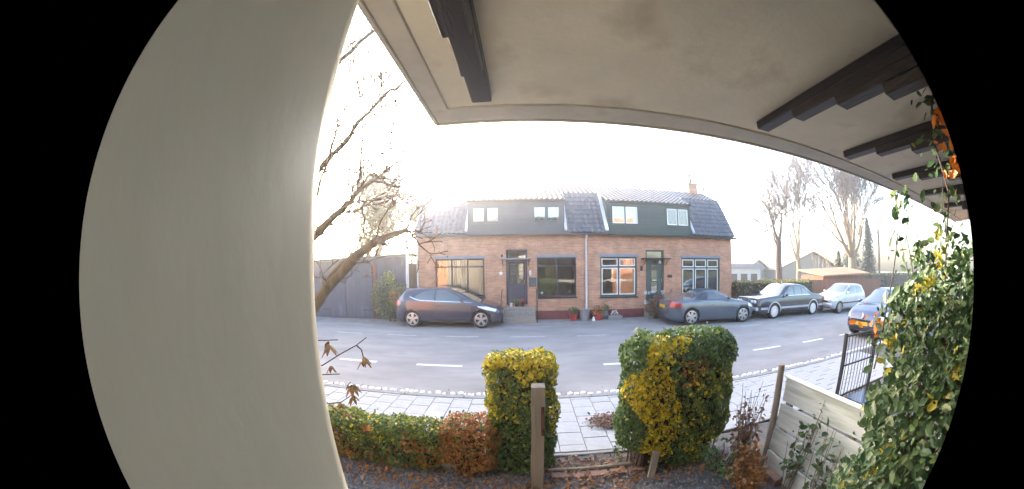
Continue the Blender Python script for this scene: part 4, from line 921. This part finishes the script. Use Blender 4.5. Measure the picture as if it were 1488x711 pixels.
part('white_band', MB().box(.9, 9, -.099, -.075, .92, 1.10), 'white_paint', t); part('room_back', MB().box(-7, 9, -1.5, -1.4, -.1, 6), 'interior', t)
part('window_frame', MB().box(5.6, 5.68, -.25, -.16, .95, 2.4).box(7.12, 7.2, -.25, -.16, .95, 2.4).box(5.68, 7.12, -.25, -.16, 2.32, 2.4).box(5.68, 7.12, -.25, -.16, .95, 1.03), 'white_paint', t)
part('door', MB().box(-1.75, -.75, -.25, -.2, .35, 2.45), 'green_door', t)
CZ = 2.88
p = thing('porch_canopy', 'cream boarded porch canopy with dark stepped brackets over the garden gate side', 'canopy', (1.5, .8, CZ))
CX0, CX1, CY1 = -.52, 7.5, 1.76
mb = MB(); mb.box(CX0 + .10, CX1, -.10, CY1 - .17, CZ + .0, CZ + .03); part('ceiling_panel', mb, 'ceiling', p)
part('roof_deck', MB().box(CX0 + .01, CX1, -.10, CY1 - .01, CZ + .04, CZ + .16), 'dark_bark', p)
part('edge_board', MB().box(CX0, CX1, CY1 - .168, CY1, CZ - .012, CZ + .035, .004), 'edge_board', p)
part('edge_board', MB().box(CX0, CX0 + .098, -.10, CY1 - .172, CZ - .012, CZ + .035, .004), 'edge_board', p)
part('fascia', MB().box(CX0 - .015, CX1, CY1 + .001, CY1 + .022, CZ - .022, CZ + .15, .003), 'edge_board', p)
part('fascia', MB().box(CX0 - .022, CX0 - .001, -.10, CY1 + .0, CZ - .022, CZ + .15, .003), 'edge_board', p)
part('batten', MB().box(2.60, 2.63, -.1, CY1 - .172, CZ - .008, CZ - .001), 'edge_board', p)
for bi, bx in enumerate((-.215, 1.45, 2.44, 3.42, 4.45, 5.5)):
    for q, (yt, zb) in enumerate(((1.47, 2.825), (1.15, 2.775), (.83, 2.725), (.54, 2.67))):
        part('bracket_beam', MB().box(bx - .05 + .004 * (q % 2), bx + .05 - .004 * (q % 2), -.099, yt, zb + .001, zb + .054, .006), 'dark_beam', p)

# ------------------------------------------------------------------ front garden
g = MB(); n = 40
X0, X1, Y0, Y1 = -6, 8, -.1, 3.05
G = [[(X0 + (X1 - X0) * i / 90, Y0 + (Y1 - Y0) * j / 24, -.02 + .012 * math.sin(i * 1.3 + j) * math.cos(j * 1.7)) for j in range(25)] for i in range(91)]
struct('garden_ground', MB().grid([r[::-1] for r in G]), 'gravel_bed')
# gravel: low stones
def stones(name, P, size, m, flat=.6):
    n = len(P); base = np.array([(-1, -.6, 0), (0, -1, .1), (1, -.4, 0), (.8, .7, .1), (-.1, 1, 0), (-.9, .6, 0), (-.3, -.3, 1), (.4, -.1, .9), (0, .5, .85)]); bf = [(0, 1, 6), (1, 7, 6), (1, 2, 7), (2, 3, 7), (3, 8, 7), (3, 4, 8), (4, 5, 8), (5, 6, 8), (5, 0, 6), (6, 7, 8)]
    a = nrg.uniform(0, 6.283, n); s = size * nrg.uniform(.5, 1.4, (n, 1)); V = base[None] * np.stack([s[:, 0], s[:, 0] * nrg.uniform(.6, 1, n), s[:, 0] * flat], 1)[:, None, :] * .5
    ca, sa = np.cos(a)[:, None], np.sin(a)[:, None]; V = np.stack([V[..., 0] * ca - V[..., 1] * sa, V[..., 0] * sa + V[..., 1] * ca, V[..., 2]], 2) + np.asarray(P)[:, None, :]
    F = (np.array(bf)[None] + (np.arange(n) * 9)[:, None, None]).reshape(-1, 3)
    return mesh_obj(name, [tuple(v) for v in V.reshape(-1, 3)], [tuple(f) for f in F], m)
n = 9000; P = np.stack([nrg.uniform(-2.6, 2.2, n), nrg.uniform(1.2, 2.72, n), np.full(n, -.016)], 1)
o = stones('gravel', P, .032, 'gravel'); tag(o, 'loose grey gravel covering the front garden behind the hedges', 'gravel'); o['kind'] = 'stuff'
# threshold at the gap between the hedges
t = thing('gate_threshold', 'worn timber and brick threshold on the ground in the hedge gap', 'threshold', (.6, 2.8, 0))
part('edging_stone', MB().box(.12, 1.35, 3.02, 3.075, -.1, .0, .008), 'kerb', t)
part('timber', MB().tube([(.10, 2.74, .0), (.6, 2.735, .006), (1.2, 2.75, -.002)], .022, 8), 'oldwood', t)
for i in range(5): part('brick', MB().box(.22 + i * .19 + .004 * i, .40 + i * .19, 2.60 + rnd.uniform(-.012, .012), 2.69, -.06, .008 + rnd.uniform(-.004, .006), .006), 'step_brick', t)
n = 520; P = np.stack([nrg.uniform(.1, 1.3, n), nrg.normal(2.78, .14, n), nrg.uniform(-.005, .02, n)], 1); P = P[(P[:, 1] < 3.0)]
o = leaves('leaf_litter', P, np.tile((0, 0, 1), (len(P), 1)), .045, 'dead_leaf', None, False, jit=.5); tag(o, 'scatter of dead brown leaves over the threshold in the hedge gap', 'leaves')
n = 1700; P = np.stack([nrg.normal(1.14, .15, n), nrg.normal(3.74, .09, n), nrg.uniform(.005, .05, n)], 1)
o = leaves('leaf_pile', P, np.tile((0, 0, 1), (n, 1)), .04, 'dead_leaf', None, False, jit=.6); tag(o, 'swept pile of pinkish brown dead leaves on the paving slabs', 'leaves')
n = 700; P = np.stack([nrg.uniform(-2.2, 2.3, n), nrg.normal(2.48, .10, n), nrg.uniform(-.01, .02, n)], 1)
o = leaves('leaf_litter', P, np.tile((0, 0, 1), (n, 1)), .045, 'brown_leaf', None, False, jit=.5); tag(o, 'brown fallen leaves lying along the foot of the garden hedges', 'leaves')

n = 260; P = np.stack([nrg.uniform(-5, 8, n), 4.93 + np.abs(nrg.normal(0, .10, n)), np.full(n, RZ + .008)], 1)
o = leaves('leaf_litter', P, np.tile((0, 0, 1), (n, 1)), .04, 'dead_leaf', None, False, jit=.3); tag(o, 'sparse dry leaves blown along the road gutter by the pale setts', 'leaves')
# clipped hedges
def garden_hedge(name, label, x0, x1, y0, y1, z1, n, rule, size=.040, group=None, rr=.10):
    t = thing(name, label, 'hedge', ((x0 + x1) / 2, (y0 + y1) / 2, 0), group=group)
    P, N = box_leaves(x0, x1, y0, y1, .03, z1, n, .028, rr)
    cls = rule(P)
    for k in sorted(set(cls)):
        q = np.array([c == k for c in cls]); leaves('foliage', P[q], N[q], size, k, t, False, jit=.75)
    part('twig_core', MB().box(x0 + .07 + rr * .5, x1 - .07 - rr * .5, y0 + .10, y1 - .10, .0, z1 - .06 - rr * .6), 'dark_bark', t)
    mb = MB()
    for i in range(26):
        xx, yy = rnd.uniform(x0 + .08, x1 - .08), rnd.uniform(y0 + .05, y1 - .05); mb.tube([(xx, yy, -.03), (xx + rnd.uniform(-.05, .05), yy - .03, .2), (xx + rnd.uniform(-.12, .12), yy - rnd.uniform(0, .05), rnd.uniform(.3, z1 - .05))], [.009, .007, .003], 5)
    for i in range(int(30 * (x1 - x0))):
        xx, yy = rnd.uniform(x0 + rr * .6, x1 - rr * .6), rnd.uniform(y0 + .05, y1 - .05); mb.tube([(xx, yy, z1 - .1), (xx + rnd.uniform(-.03, .03), yy + rnd.uniform(-.03, .03), z1 + rnd.uniform(.0, .05))], [.003, .0015], 4)
    n2 = int(110 * (x1 - x0)); Q = np.stack([nrg.uniform(x0 + rr * .5, x1 - rr * .5, n2), nrg.uniform(y0, y1, n2), z1 - rr * .05 + np.abs(nrg.normal(0, .022, n2))], 1); leaves('shoot_leaves', Q, np.tile((0, 0, .5), (n2, 1)), size, 'hedge_light' if z1 > .6 else 'hedge_leaf', t, False, jit=1)
    part('stem', mb, 'twig', t, kind='stuff')
    return t
def fbm(P, s): return np.sin(P[:, 0] * s + 1.3) * np.sin(P[:, 2] * s * 1.1 + .4) + .6 * np.sin(P[:, 0] * s * 2.3 + P[:, 1] * s * 1.7) * np.sin(P[:, 2] * s * 2.1)
def ruleL(P):
    r = nrg.uniform(0, 1, len(P)); z, x, y = P[:, 2], P[:, 0], P[:, 1]; f = fbm(P, 9) * .12
    out = []
    for i in range(len(P)):
        top = z[i] > 1.05 + f[i] and y[i] < 2.98; edge = (x[i] < -.30 or x[i] > .19) and z[i] > .45
        if top: out.append('yellow_leaf' if r[i] < .78 else 'hedge_light')
        elif edge: out.append('yellow_leaf' if r[i] < .42 else 'hedge_light')
        elif z[i] > .62 + f[i]: out.append('hedge_light' if r[i] < .62 else ('yellow_leaf' if r[i] < .72 else 'hedge_leaf'))
        else: out.append('hedge_leaf' if r[i] < .9 else 'hedge_light')
    return out
def ruleR(P):
    r = nrg.uniform(0, 1, len(P)); z, x, y = P[:, 2], P[:, 0], P[:, 1]; f = fbm(P, 7); out = []
    for i in range(len(P)):
        xc = 1.24 + .10 * math.sin(z[i] * 5) - .16 * max(0, .9 - z[i]); wd = .20 + .06 * math.sin(z[i] * 9 + 1) + f[i] * .05
        front = y[i] < 2.78
        if front and abs(x[i] - xc) < wd and .18 < z[i] < 1.36: out.append('yellow_leaf' if r[i] < .80 else 'hedge_light')
        elif front and x[i] > xc and z[i] < 1.05 and f[i] > -.45: out.append('hedge_light' if r[i] < .66 else ('yellow_leaf' if r[i] < .80 else 'hedge_leaf'))
        elif front and .9 < z[i] < 1.15 and 1.4 < x[i] < 1.7: out.append('brown_leaf' if r[i] < .45 else ('yellow_leaf' if r[i] < .6 else 'hedge_leaf'))
        else: out.append('hedge_leaf' if r[i] < .93 else 'hedge_light')
    return out
def rule_low(P):
    r = nrg.uniform(0, 1, len(P)); f = fbm(P, 6); out = []
    for i in range(len(P)):
        x = P[i, 0]
        if f[i] > .35 and P[i, 2] < .44: out.append('brown_leaf' if r[i] < .6 else 'hedge_light')
        elif P[i, 2] > .28: out.append('hedge_leaf' if r[i] < .30 else ('hedge_light' if r[i] < .90 else 'yellow_leaf'))
        else: out.append('hedge_leaf' if r[i] < .6 else ('hedge_light' if r[i] < .8 else 'brown_leaf'))
    return out
garden_hedge('clipped_hedge', 'tall narrow clipped hedge with yellow top behind the wooden gate post', -.36, .24, 2.72, 3.02, 1.20, 9500, ruleL, rr=.06)
garden_hedge('clipped_hedge', 'large rounded green hedge with a yellow leafed stripe right of the gate gap', 0.93, 2.10, 2.56, 3.10, 1.36, 21000, ruleR, rr=.24)
garden_hedge('low_hedge', 'low patchy green hedge along the paving left of the brown bush', -3.3, -.78, 2.66, 3.0, .47, 15000, rule_low)
garden_hedge('low_hedge', 'low dead orange brown bush between the green hedge and the yellow topped one', -.84, -.32, 2.62, 2.98, .54, 4200, lambda P: np.where(nrg.uniform(0, 1, len(P)) < .9, 'brown_leaf', 'hedge_light').tolist(), .036)
# gate posts
t = thing('gate_post', 'weathered square wooden gate post in front of the yellow topped hedge', 'post', (.09, 2.5, 0))
G = []
for z in np.linspace(-.05, 1.03, 12): w = .055 + .002 * math.sin(z * 9); G.append([(.09 + a * w + .008 * z - .012, 2.52 + b * w, z) for a, b in ((-1, -1), (1, -1), (1, 1), (-1, 1), (-1, -1))])
mb = MB().grid(G); mb.add([(.09 + a * .055 - .004, 2.52 + b * .055, 1.03) for a, b in ((-1, -1), (1, -1), (1, 1), (-1, 1))] + [(.086, 2.52, 1.05)], [(0, 1, 4), (1, 2, 4), (2, 3, 4), (3, 0, 4)]); part('post', mb, 'oldwood', t)
part('hinge_plate', MB().box(.108, .136, 2.456, 2.464, .58, .86, .003), 'rust_post', t)
for z in (.64, .80): part('bolt', MB().lathe([(0.001, -.012), (.009, -.012), (.009, 0)], 8, 'y', (.122, 2.456, z)), 'iron', t)
t = thing('gate_post', 'short grey board leaning at the foot of the large hedge', 'post', (1.18, 2.48, 0))
mb = MB(); V = [(1.14, 2.46, -.05), (1.20, 2.45, -.05), (1.24, 2.50, .26), (1.18, 2.51, .27)]; V += [(a, b + .03, c) for a, b, c in V]; mb.add(V, [(0, 1, 2, 3), (7, 6, 5, 4), (0, 4, 5, 1), (1, 5, 6, 2), (2, 6, 7, 3), (3, 7, 4, 0)]); part('board', mb, 'oldwood', t)
t = thing('fence_post', 'rough slim wooden post at the end of the whitewashed board fence', 'post', (2.40, 2.25, 0))
part('post', MB().tube([(2.42, 2.24, -.05), (2.41, 2.24, .3), (2.385, 2.235, .62), (2.375, 2.24, .9), (2.365, 2.235, 1.10)], [.045, .040, .038, .036, .034], 9), 'oldwood', t, smooth=40)
# board fence
t = thing('board_fence', 'whitewashed fence of wide horizontal boards beside the garden', 'fence', (2.45, 1.4, 0))
zz = [.97, .715, .455, .195, -.06]
for i in range(4):
    z1, z0 = zz[i] - .004, zz[i + 1] + .022; n = 10; G = []
    dx = -.016 * i + rnd.uniform(-.004, .004)
    mb = MB()
    V = []
    for k in range(n + 1):
        y = .25 + (2.20 - .25) * k / n; s = .004 * math.sin(k * 1.7 + i); 
        V.append([(2.43 + dx, y, z0 + s), (2.43 + dx, y, z1 + s), (2.458 + dx, y, z1 + s), (2.458 + dx, y, z0 + s), (2.43 + dx, y, z0 + s)])
    mb.grid(V); part('board', mb, 'board', t)
part('cap_rail', MB().box(2.418, 2.475, .25, 2.21, .968, .988, .005), 'white_paint', t)
for y in (.4, 1.3, 2.15): part('upright', MB().box(2.472, 2.53, y - .03, y + .03, -.05, .95), 'oldwood', t)
# neighbour's black wire gate
t = thing('metal_gate', 'tall black metal bar gate standing behind the board fence', 'gate', (4.2, 2.62, 0))
gx0, gx1, gy = 4.13, 5.1, 2.62
for x in (gx0, gx1): part('gate_post', MB().box(x - .022, x + .022, gy - .022, gy + .022, -.05, 1.16), 'iron', t)
for z in (1.12, .12, .72): part('rail', MB().box(gx0 + .022, gx1 - .022, gy - .010, gy + .010, z - .010, z + .010), 'iron', t)
for i in range(1, 10):
    x = gx0 + (gx1 - gx0) * i / 10; part('bar', MB().tube([(x, gy, .13), (x, gy, 1.11)], .006, 6), 'iron', t)
t = thing('planter', 'dark plastic crate standing behind the board fence by the black gate', 'crate', (4.5, 2.2, 0))
part('crate_body', MB().box(4.25, 4.75, 2.15, 2.5, -.02, .28, .02), 'black_trim', t); part('crate_lid', MB().box(4.24, 4.76, 2.14, 2.51, .282, .30, .008), 'blue_paint', t)

# plants in the bed by the fence
def stems(name, label, x, y, n, hmin, hmax, sp, m, leafm=None, ln=0, lsz=.05, cat='plant', dry=False):
    t = thing(name, label, cat, (x, y, 0)); mb = MB(); P = []
    for i in range(n):
        a = rnd.uniform(0, 6.28); r0 = rnd.uniform(0, sp * .4); h = rnd.uniform(hmin, hmax); p = Vector((x + math.cos(a) * r0, y + math.sin(a) * r0, -.02)); q = p + Vector((math.cos(a) * sp * rnd.uniform(.3, 1), math.sin(a) * sp * rnd.uniform(.3, 1), h)); md = (p + q) / 2 + Vector((rnd.uniform(-.04, .04), rnd.uniform(-.04, .04), .05))
        pts = [p, p.lerp(md, .5) + Vector((0, 0, .02)), md, md.lerp(q, .55), q]; mb.tube(pts, [.005, .0045, .004, .003, .002], 5)
        for k in range(ln): s = rnd.uniform(.25, 1); P.append(list(p.lerp(q, s) + Vector((rnd.gauss(0, .035), rnd.gauss(0, .035), rnd.gauss(0, .03)))))
    part('stem', mb, m, t, kind='stuff')
    if P: leaves('foliage', P, np.tile((0, -.4, 1), (len(P), 1)), lsz, leafm, t, False)
    return t
stems('dry_plant', 'dry brown stalks with curled leaves beside the slim fence post', 2.14, 2.38, 30, .45, .95, .16, 'pale_bark', 'dead_leaf', 9, .05)
stems('dry_plant', 'rusty brown fern like clump low in front of the fence post', 1.95, 1.95, 26, .16, .34, .16, 'pale_bark', 'brown_leaf', 16, .045)
stems('dry_plant', 'second rusty brown clump at the foot of the dry stalks', 2.12, 2.16, 22, .2, .42, .14, 'pale_bark', 'brown_leaf', 14, .045)
stems('leafy_plant', 'thin green leaved canes growing against the white boards', 2.32, 1.75, 9, .55, .95, .16, 'pale_bark', 'ivy_leaf', 9, .075)
stems('leafy_plant', 'wiry bare canes with few green leaves near the climber', 2.30, 1.40, 8, .6, .95, .15, 'pale_bark', 'ivy_leaf', 8, .07)
stems('leafy_plant', 'low spreading green plant under the large hedge', 1.9, 2.34, 20, .12, .3, .24, 'twig', 'hedge_leaf', 10, .05)
t = thing('paving_brick', 'reddish loose brick lying at the base of the white boards', 'brick', (2.3, 1.9, 0)); part('brick_body', MB().box(2.26, 2.36, 1.84, 2.04, -.02, .06, .006), 'step_brick', t)

# big left tree: limbs reaching past the pier
t = thing('garden_tree', 'mossy garden tree with bare crooked limbs reaching out from behind the pier', 'tree', (-3.1, 3.35, 0))
part('trunk', MB().tube([(-3.1, 3.38, -.05), (-3.05, 3.38, .5), (-2.98, 3.4, 1.0), (-2.95, 3.4, 1.6), (-3.0, 3.42, 2.4), (-2.95, 3.4, 3.4), (-2.9, 3.4, 4.6)], [.20, .16, .15, .13, .11, .08, .05], 12), 'bark', t, smooth=60)
def limb(pts, r0, r1, seed, tw=8, L=.5, dep=2):
    rg = random.Random(seed); P = []
    pts = [Vector(p) for p in pts]
    for i in range(len(pts) - 1):
        for k in range(4):
            s = k / 4; P.append(pts[i].lerp(pts[i + 1], s) + Vector((rg.gauss(0, .008), rg.gauss(0, .012), rg.gauss(0, .010))))
    P.append(pts[-1]); n = len(P); rs = [r0 + (r1 - r0) * i / (n - 1) + (.008 * r0 / .05 if rg.random() < .2 else 0) for i in range(n)]
    part('limb', MB().tube(P, rs, 9), 'bark', t, smooth=60)
    out = []
    for q in range(tw):
        i = rg.randint(1, n - 1); d = (P[min(i + 1, n - 1)] - P[i - 1]).normalized(); ax = Vector((rg.gauss(0, 1), rg.gauss(0, .6), rg.gauss(0, 1))).cross(d).normalized()
        grow(P[i], d * .6 + ax * .8, L * rg.uniform(.5, 1.2), min(.012, rs[i] * .45), dep, rg, out, bend=.3, shrink=.62, spread=.7, up=.03, minr=.0056)
    mb = MB()
    for dp, pp, rr in out: mb.tube(pp, rr, 4, False)
    part('twigs', mb, 'twig', t, kind='stuff'); return out
o1 = limb([(-2.97, 3.4, 1.25), (-2.60, 3.4, 1.62), (-2.06, 3.4, 2.11), (-1.74, 3.45, 2.34), (-1.36, 3.5, 2.46)], .085, .03, 1, 12, .5)
limb([(-2.72, 3.4, 1.50), (-2.35, 3.42, 1.98), (-1.98, 3.42, 2.22)], .05, .03, 11, 4, .4)
limb([(-2.97, 3.4, 2.2), (-2.61, 3.4, 2.46), (-2.2, 3.4, 2.75), (-1.97, 3.4, 2.97), (-1.70, 3.45, 3.14), (-1.5, 3.5, 3.3)], .060, .012, 2, 12, .45, 3)
limb([(-1.97, 3.4, 2.97), (-1.98, 3.4, 3.3), (-2.03, 3.4, 3.9)], .022, .008, 5, 10, .4, 3)
limb([(-2.95, 3.4, 3.0), (-2.60, 3.4, 3.33), (-2.22, 3.4, 3.66), (-2.05, 3.4, 3.92), (-1.68, 3.42, 4.30), (-1.38, 3.45, 4.48)], .042, .012, 3, 15, .55, 3)
limb([(-2.9, 3.4, 4.6), (-2.61, 3.4, 5.05), (-2.08, 3.4, 5.58), (-1.6, 3.4, 6.1)], .045, .015, 4, 15, .55, 3)
limb([(-2.95, 3.4, 2.6), (-2.6, 3.3, 2.85), (-2.35, 3.2, 3.3), (-2.2, 3.2, 4.0), (-1.9, 3.2, 4.6)], .022, .006, 15, 8, .45, 3)
limb([(-2.9, 3.4, 4.4), (-2.7, 3.2, 4.7), (-2.2, 3.0, 4.95), (-1.8, 3.0, 5.1)], .02, .006, 6, 14, .5, 3)
P = np.array([list(pp[-1]) for dp, pp, rr in o1 if dp == 0]); P = P[nrg.integers(0, len(P), 110)] + nrg.normal(0, .03, (110, 3)); leaves('dead_leaves', P, nrg.normal(0, 1, (110, 3)), .05, 'dead_leaf', t, False)
# seed head shrub by the pier
t = thing('seed_head_shrub', 'bare shrub twigs with dry brown seed heads close to the pier edge', 'shrub', (-1.75, 2.0, 0))
mb = MB()
part('stem', MB().tube([(-1.75, 2.05, -.03), (-1.80, 2.03, .5), (-1.72, 2.0, .95), (-1.78, 2.0, 1.5), (-1.85, 2.0, 2.0)], [.022, .018, .015, .011, .006], 8), 'twig', t)
tips = []
for pts in ([(-1.77, 2, 1.28), (-1.54, 2, 1.29), (-1.34, 2.0, 1.40), (-1.20, 2, 1.47), (-1.11, 2, 1.53)], [(-1.72, 2, 1.02), (-1.55, 2.02, .97), (-1.42, 2.02, 1.0), (-1.36, 2.0, 1.04)], [(-1.78, 2, 1.46), (-1.55, 2.02, 1.48), (-1.36, 2.0, 1.50)], [(-1.20, 2, 1.47), (-1.16, 2, 1.44), (-1.15, 2, 1.38)], [(-1.77, 2, 1.2), (-1.6, 2, 1.21), (-1.38, 2, 1.24)], [(-1.55, 2.02, .97), (-1.44, 1.98, .93), (-1.38, 1.98, .90)]):
    mb = MB().tube(pts, [.006 - .0035 * i / len(pts) for i in range(len(pts))], 6); part('twig', mb, 'twig', t)
def seedhead(c, r):
    hd = MB()
    for k in range(8):
        a = k * .9 + rnd.random(); tl = rnd.uniform(-.35, .35); G = []
        for i in range(5):
            s = i / 4; w = r * .38 * math.sin(math.pi * (.15 + .8 * s)); d = Vector((math.cos(a) * (.2 + 1.0 * s), math.sin(a) * (.2 + 1.0 * s), .55 - .6 * s - .7 * s * s + tl)) * r; sd2 = Vector((-math.sin(a), math.cos(a), 0))
            G.append([Vector(c) + d - sd2 * w, Vector(c) + d * 1.12, Vector(c) + d + sd2 * w])
        hd.grid(G)
    part('seed_head', hd, 'seed', t, smooth=60)
for c, r in (((-1.44, 1.99, 1.435), .055), ((-1.45, 1.99, 1.27), .035), ((-1.15, 2, 1.345), .045), ((-1.28, 2, 1.14), .052), ((-1.29, 2, 1.05), .036), ((-1.42, 2, .975), .03), ((-1.38, 2, .90), .035)): seedhead(c, r)
part('twig', MB().tube([(-1.36, 2.0, 1.04), (-1.30, 2.0, 1.08), (-1.28, 2, 1.14)], [.004, .003, .002], 6), 'twig', t)

# ------------------------------------------------------------------ climber on its post at the right
t = thing('climbing_plant', 'dense green climber with yellowing leaves covering a post under the canopy', 'climber', (1.75, .55, 0))
part('support_post', MB().box(1.80, 1.90, .22, .32, -.05, 2.86, .006), 'rust_post', t)
part('support_post', MB().box(2.2, 2.28, .55, .63, -.05, 1.9, .006), 'rust_post', t)
for i in range(16):
    x, y = rnd.uniform(1.6, 2.1), rnd.uniform(.3, .85); z = rnd.uniform(1.3, 2.5); pts = [Vector((1.8 + rnd.uniform(-.1, .2), .45 + rnd.uniform(-.15, .15), -.03))]
    for k in range(1, 6): s = k / 5; pts.append(Vector((pts[0].x + (x - pts[0].x) * s + rnd.gauss(0, .03), pts[0].y + (y - pts[0].y) * s + rnd.gauss(0, .03), z * s)))
    part('vine', MB().tube(pts, [.010, .009, .008, .006, .004, .002], 6), 'twig', t)
shoot = [Vector((1.7, .85, 1.5)), Vector((1.66, .80, 1.8)), Vector((1.64, .74, 2.05)), Vector((1.62, .70, 2.22)), Vector((1.61, .68, 2.33))]
part('vine', MB().tube(shoot, [.005, .004, .003, .002, .001], 6), 'twig', t)
hang = [Vector((1.80, .30, 2.86)), Vector((1.72, .40, 2.7)), Vector((1.68, .44, 2.5)), Vector((1.70, .42, 2.3)), Vector((1.68, .46, 2.1))]
part('vine', MB().tube(hang, [.008, .007, .006, .005, .004], 6), 'twig', t)
def ymax(z, x): return float(np.interp(z, [-.1, .4, .9, 1.26, 1.45, 1.6, 1.75, 1.9, 2.05, 2.12], [.80, .84, .80, .76, .76, .75, .73, .70, .66, .60])) * x / 1.6
LP = []; 
while len(LP) < 9500:
    x = 1.50 + abs(rnd.gauss(0, .28)); z = rnd.uniform(-.02, 2.12); y = rnd.uniform(.12, 1.45)
    ym = ymax(z, x) + .05 * math.sin(z * 14 + x * 5) + .03 * math.sin(z * 31)
    if y > ym or x > 2.35: continue
    dens = 1.0 if z < 1.92 else max(.12, 1 - (z - 1.92) / .24)
    if rnd.random() > dens: continue
    LP.append((x, y, z))
for i in range(70): s = rnd.random(); k = s * 4; a = int(min(3, k)); p = shoot[a].lerp(shoot[a + 1], k - a); LP.append((p.x + rnd.gauss(0, .035), p.y + rnd.gauss(0, .035), p.z + rnd.gauss(0, .02)))
for i in range(95): s = rnd.random() ** .8; k = s * 4; a = int(min(3, k)); p = hang[a].lerp(hang[a + 1], k - a); LP.append((p.x + rnd.gauss(0, .05), p.y + rnd.gauss(0, .05), p.z + rnd.gauss(0, .04)))
LP = np.array(LP)
vis = np.linalg.norm(LP - np.array([0, 0, 1.98]), axis=1) - (LP[:, 1] * .3)
order = np.argsort(vis)
big = set(order[:290].tolist()); rest = np.array([i for i in range(len(LP)) if i not in big])
N = np.stack([-np.ones(len(LP)) * .9, np.full(len(LP), .15), np.full(len(LP), .55)], 1)
isy = (np.sin(LP[:, 1] * 17 + LP[:, 2] * 9) + nrg.normal(0, .5, len(LP))) > 1.35
q = rest[~isy[rest]]; leaves('foliage', LP[q], N[q], .048, 'ivy_leaf', t, False, jit=.6)
q = rest[isy[rest]]; leaves('foliage', LP[q], N[q], .048, 'ivy_yellow', t, False, jit=.6)
IVY = np.array([(-.5, 0, 0), (-.42, .22, .02), (-.12, .20, .05), (.02, .46, .0), (.16, .20, .05), (.62, 0, -.10), (.16, -.20, .05), (.02, -.46, .0), (-.12, -.20, .05), (-.42, -.22, .02), (-.05, 0, -.02)]); IVF = [(i, 10, (i + 1) % 10)[::-1] for i in range(10)]
lm = {}
for k in ('ivy_leaf', 'ivy_yellow'):
    me = bpy.data.meshes.new('climber_leaf'); me.from_pydata([tuple(v) for v in IVY], [], IVF); me.materials.append(M[k]); lm[k] = me
bl = sorted(big); RM = rot_mats(N[bl] + nrg.normal(0, .55, (len(bl), 3)), nrg.uniform(0, 6.28, len(bl)))
for k, i in enumerate(bl):
    o = bpy.data.objects.new('leaf', lm['ivy_yellow' if isy[i] else 'ivy_leaf']); link(o, t)
    o.matrix_local = Matrix.Translation(Vector(LP[i]) - Vector((1.75, .55, 0))) @ Matrix(RM[k].tolist()).to_4x4() @ Matrix.Scale(rnd.uniform(.036, .058), 4)
# orange leaves caught on the post
P = np.array([(1.66 + rnd.gauss(0, .025), .36 + rnd.gauss(0, .03), rnd.uniform(2.36, 2.64)) for i in range(30)])
leaves('orange_leaf', P, np.tile((-1, .3, .2), (30, 1)), .055, 'orange_leaf', t, False, label='bright orange withered leaves high on the climber', jit=.5)
P = np.array([(1.7 + rnd.gauss(0, .06), .90 + rnd.gauss(0, .05), 1.73 + rnd.gauss(0, .04)) for i in range(16)])
leaves('orange_leaf', P, np.tile((-1, .3, .2), (16, 1)), .042, 'orange_leaf', t, False, label='a few orange leaves at mid height on the climber', jit=.5)

# ------------------------------------------------------------------ added lens glare haze
hz = MB().box(-60, 75, -8, 62, -1.2, 16.5)  # scattering volume, added to imitate veiling glare on the lens
m, tt, bb = new_mat('veil'); tt.nodes.remove(bb); v = tt.nodes.new('ShaderNodeVolumePrincipled'); v.inputs['Color'].default_value = (.95, .95, 1, 1); v.inputs['Density'].default_value = .0050; v.inputs['Anisotropy'].default_value = .76
tt.links.new(v.outputs[0], tt.nodes['Material Output'].inputs['Volume'])
o = mesh_obj('veil', hz.v, hz.f, m); o['kind'] = 'stuff'; tag(o, 'added thin haze hanging over the whole street', 'veil')
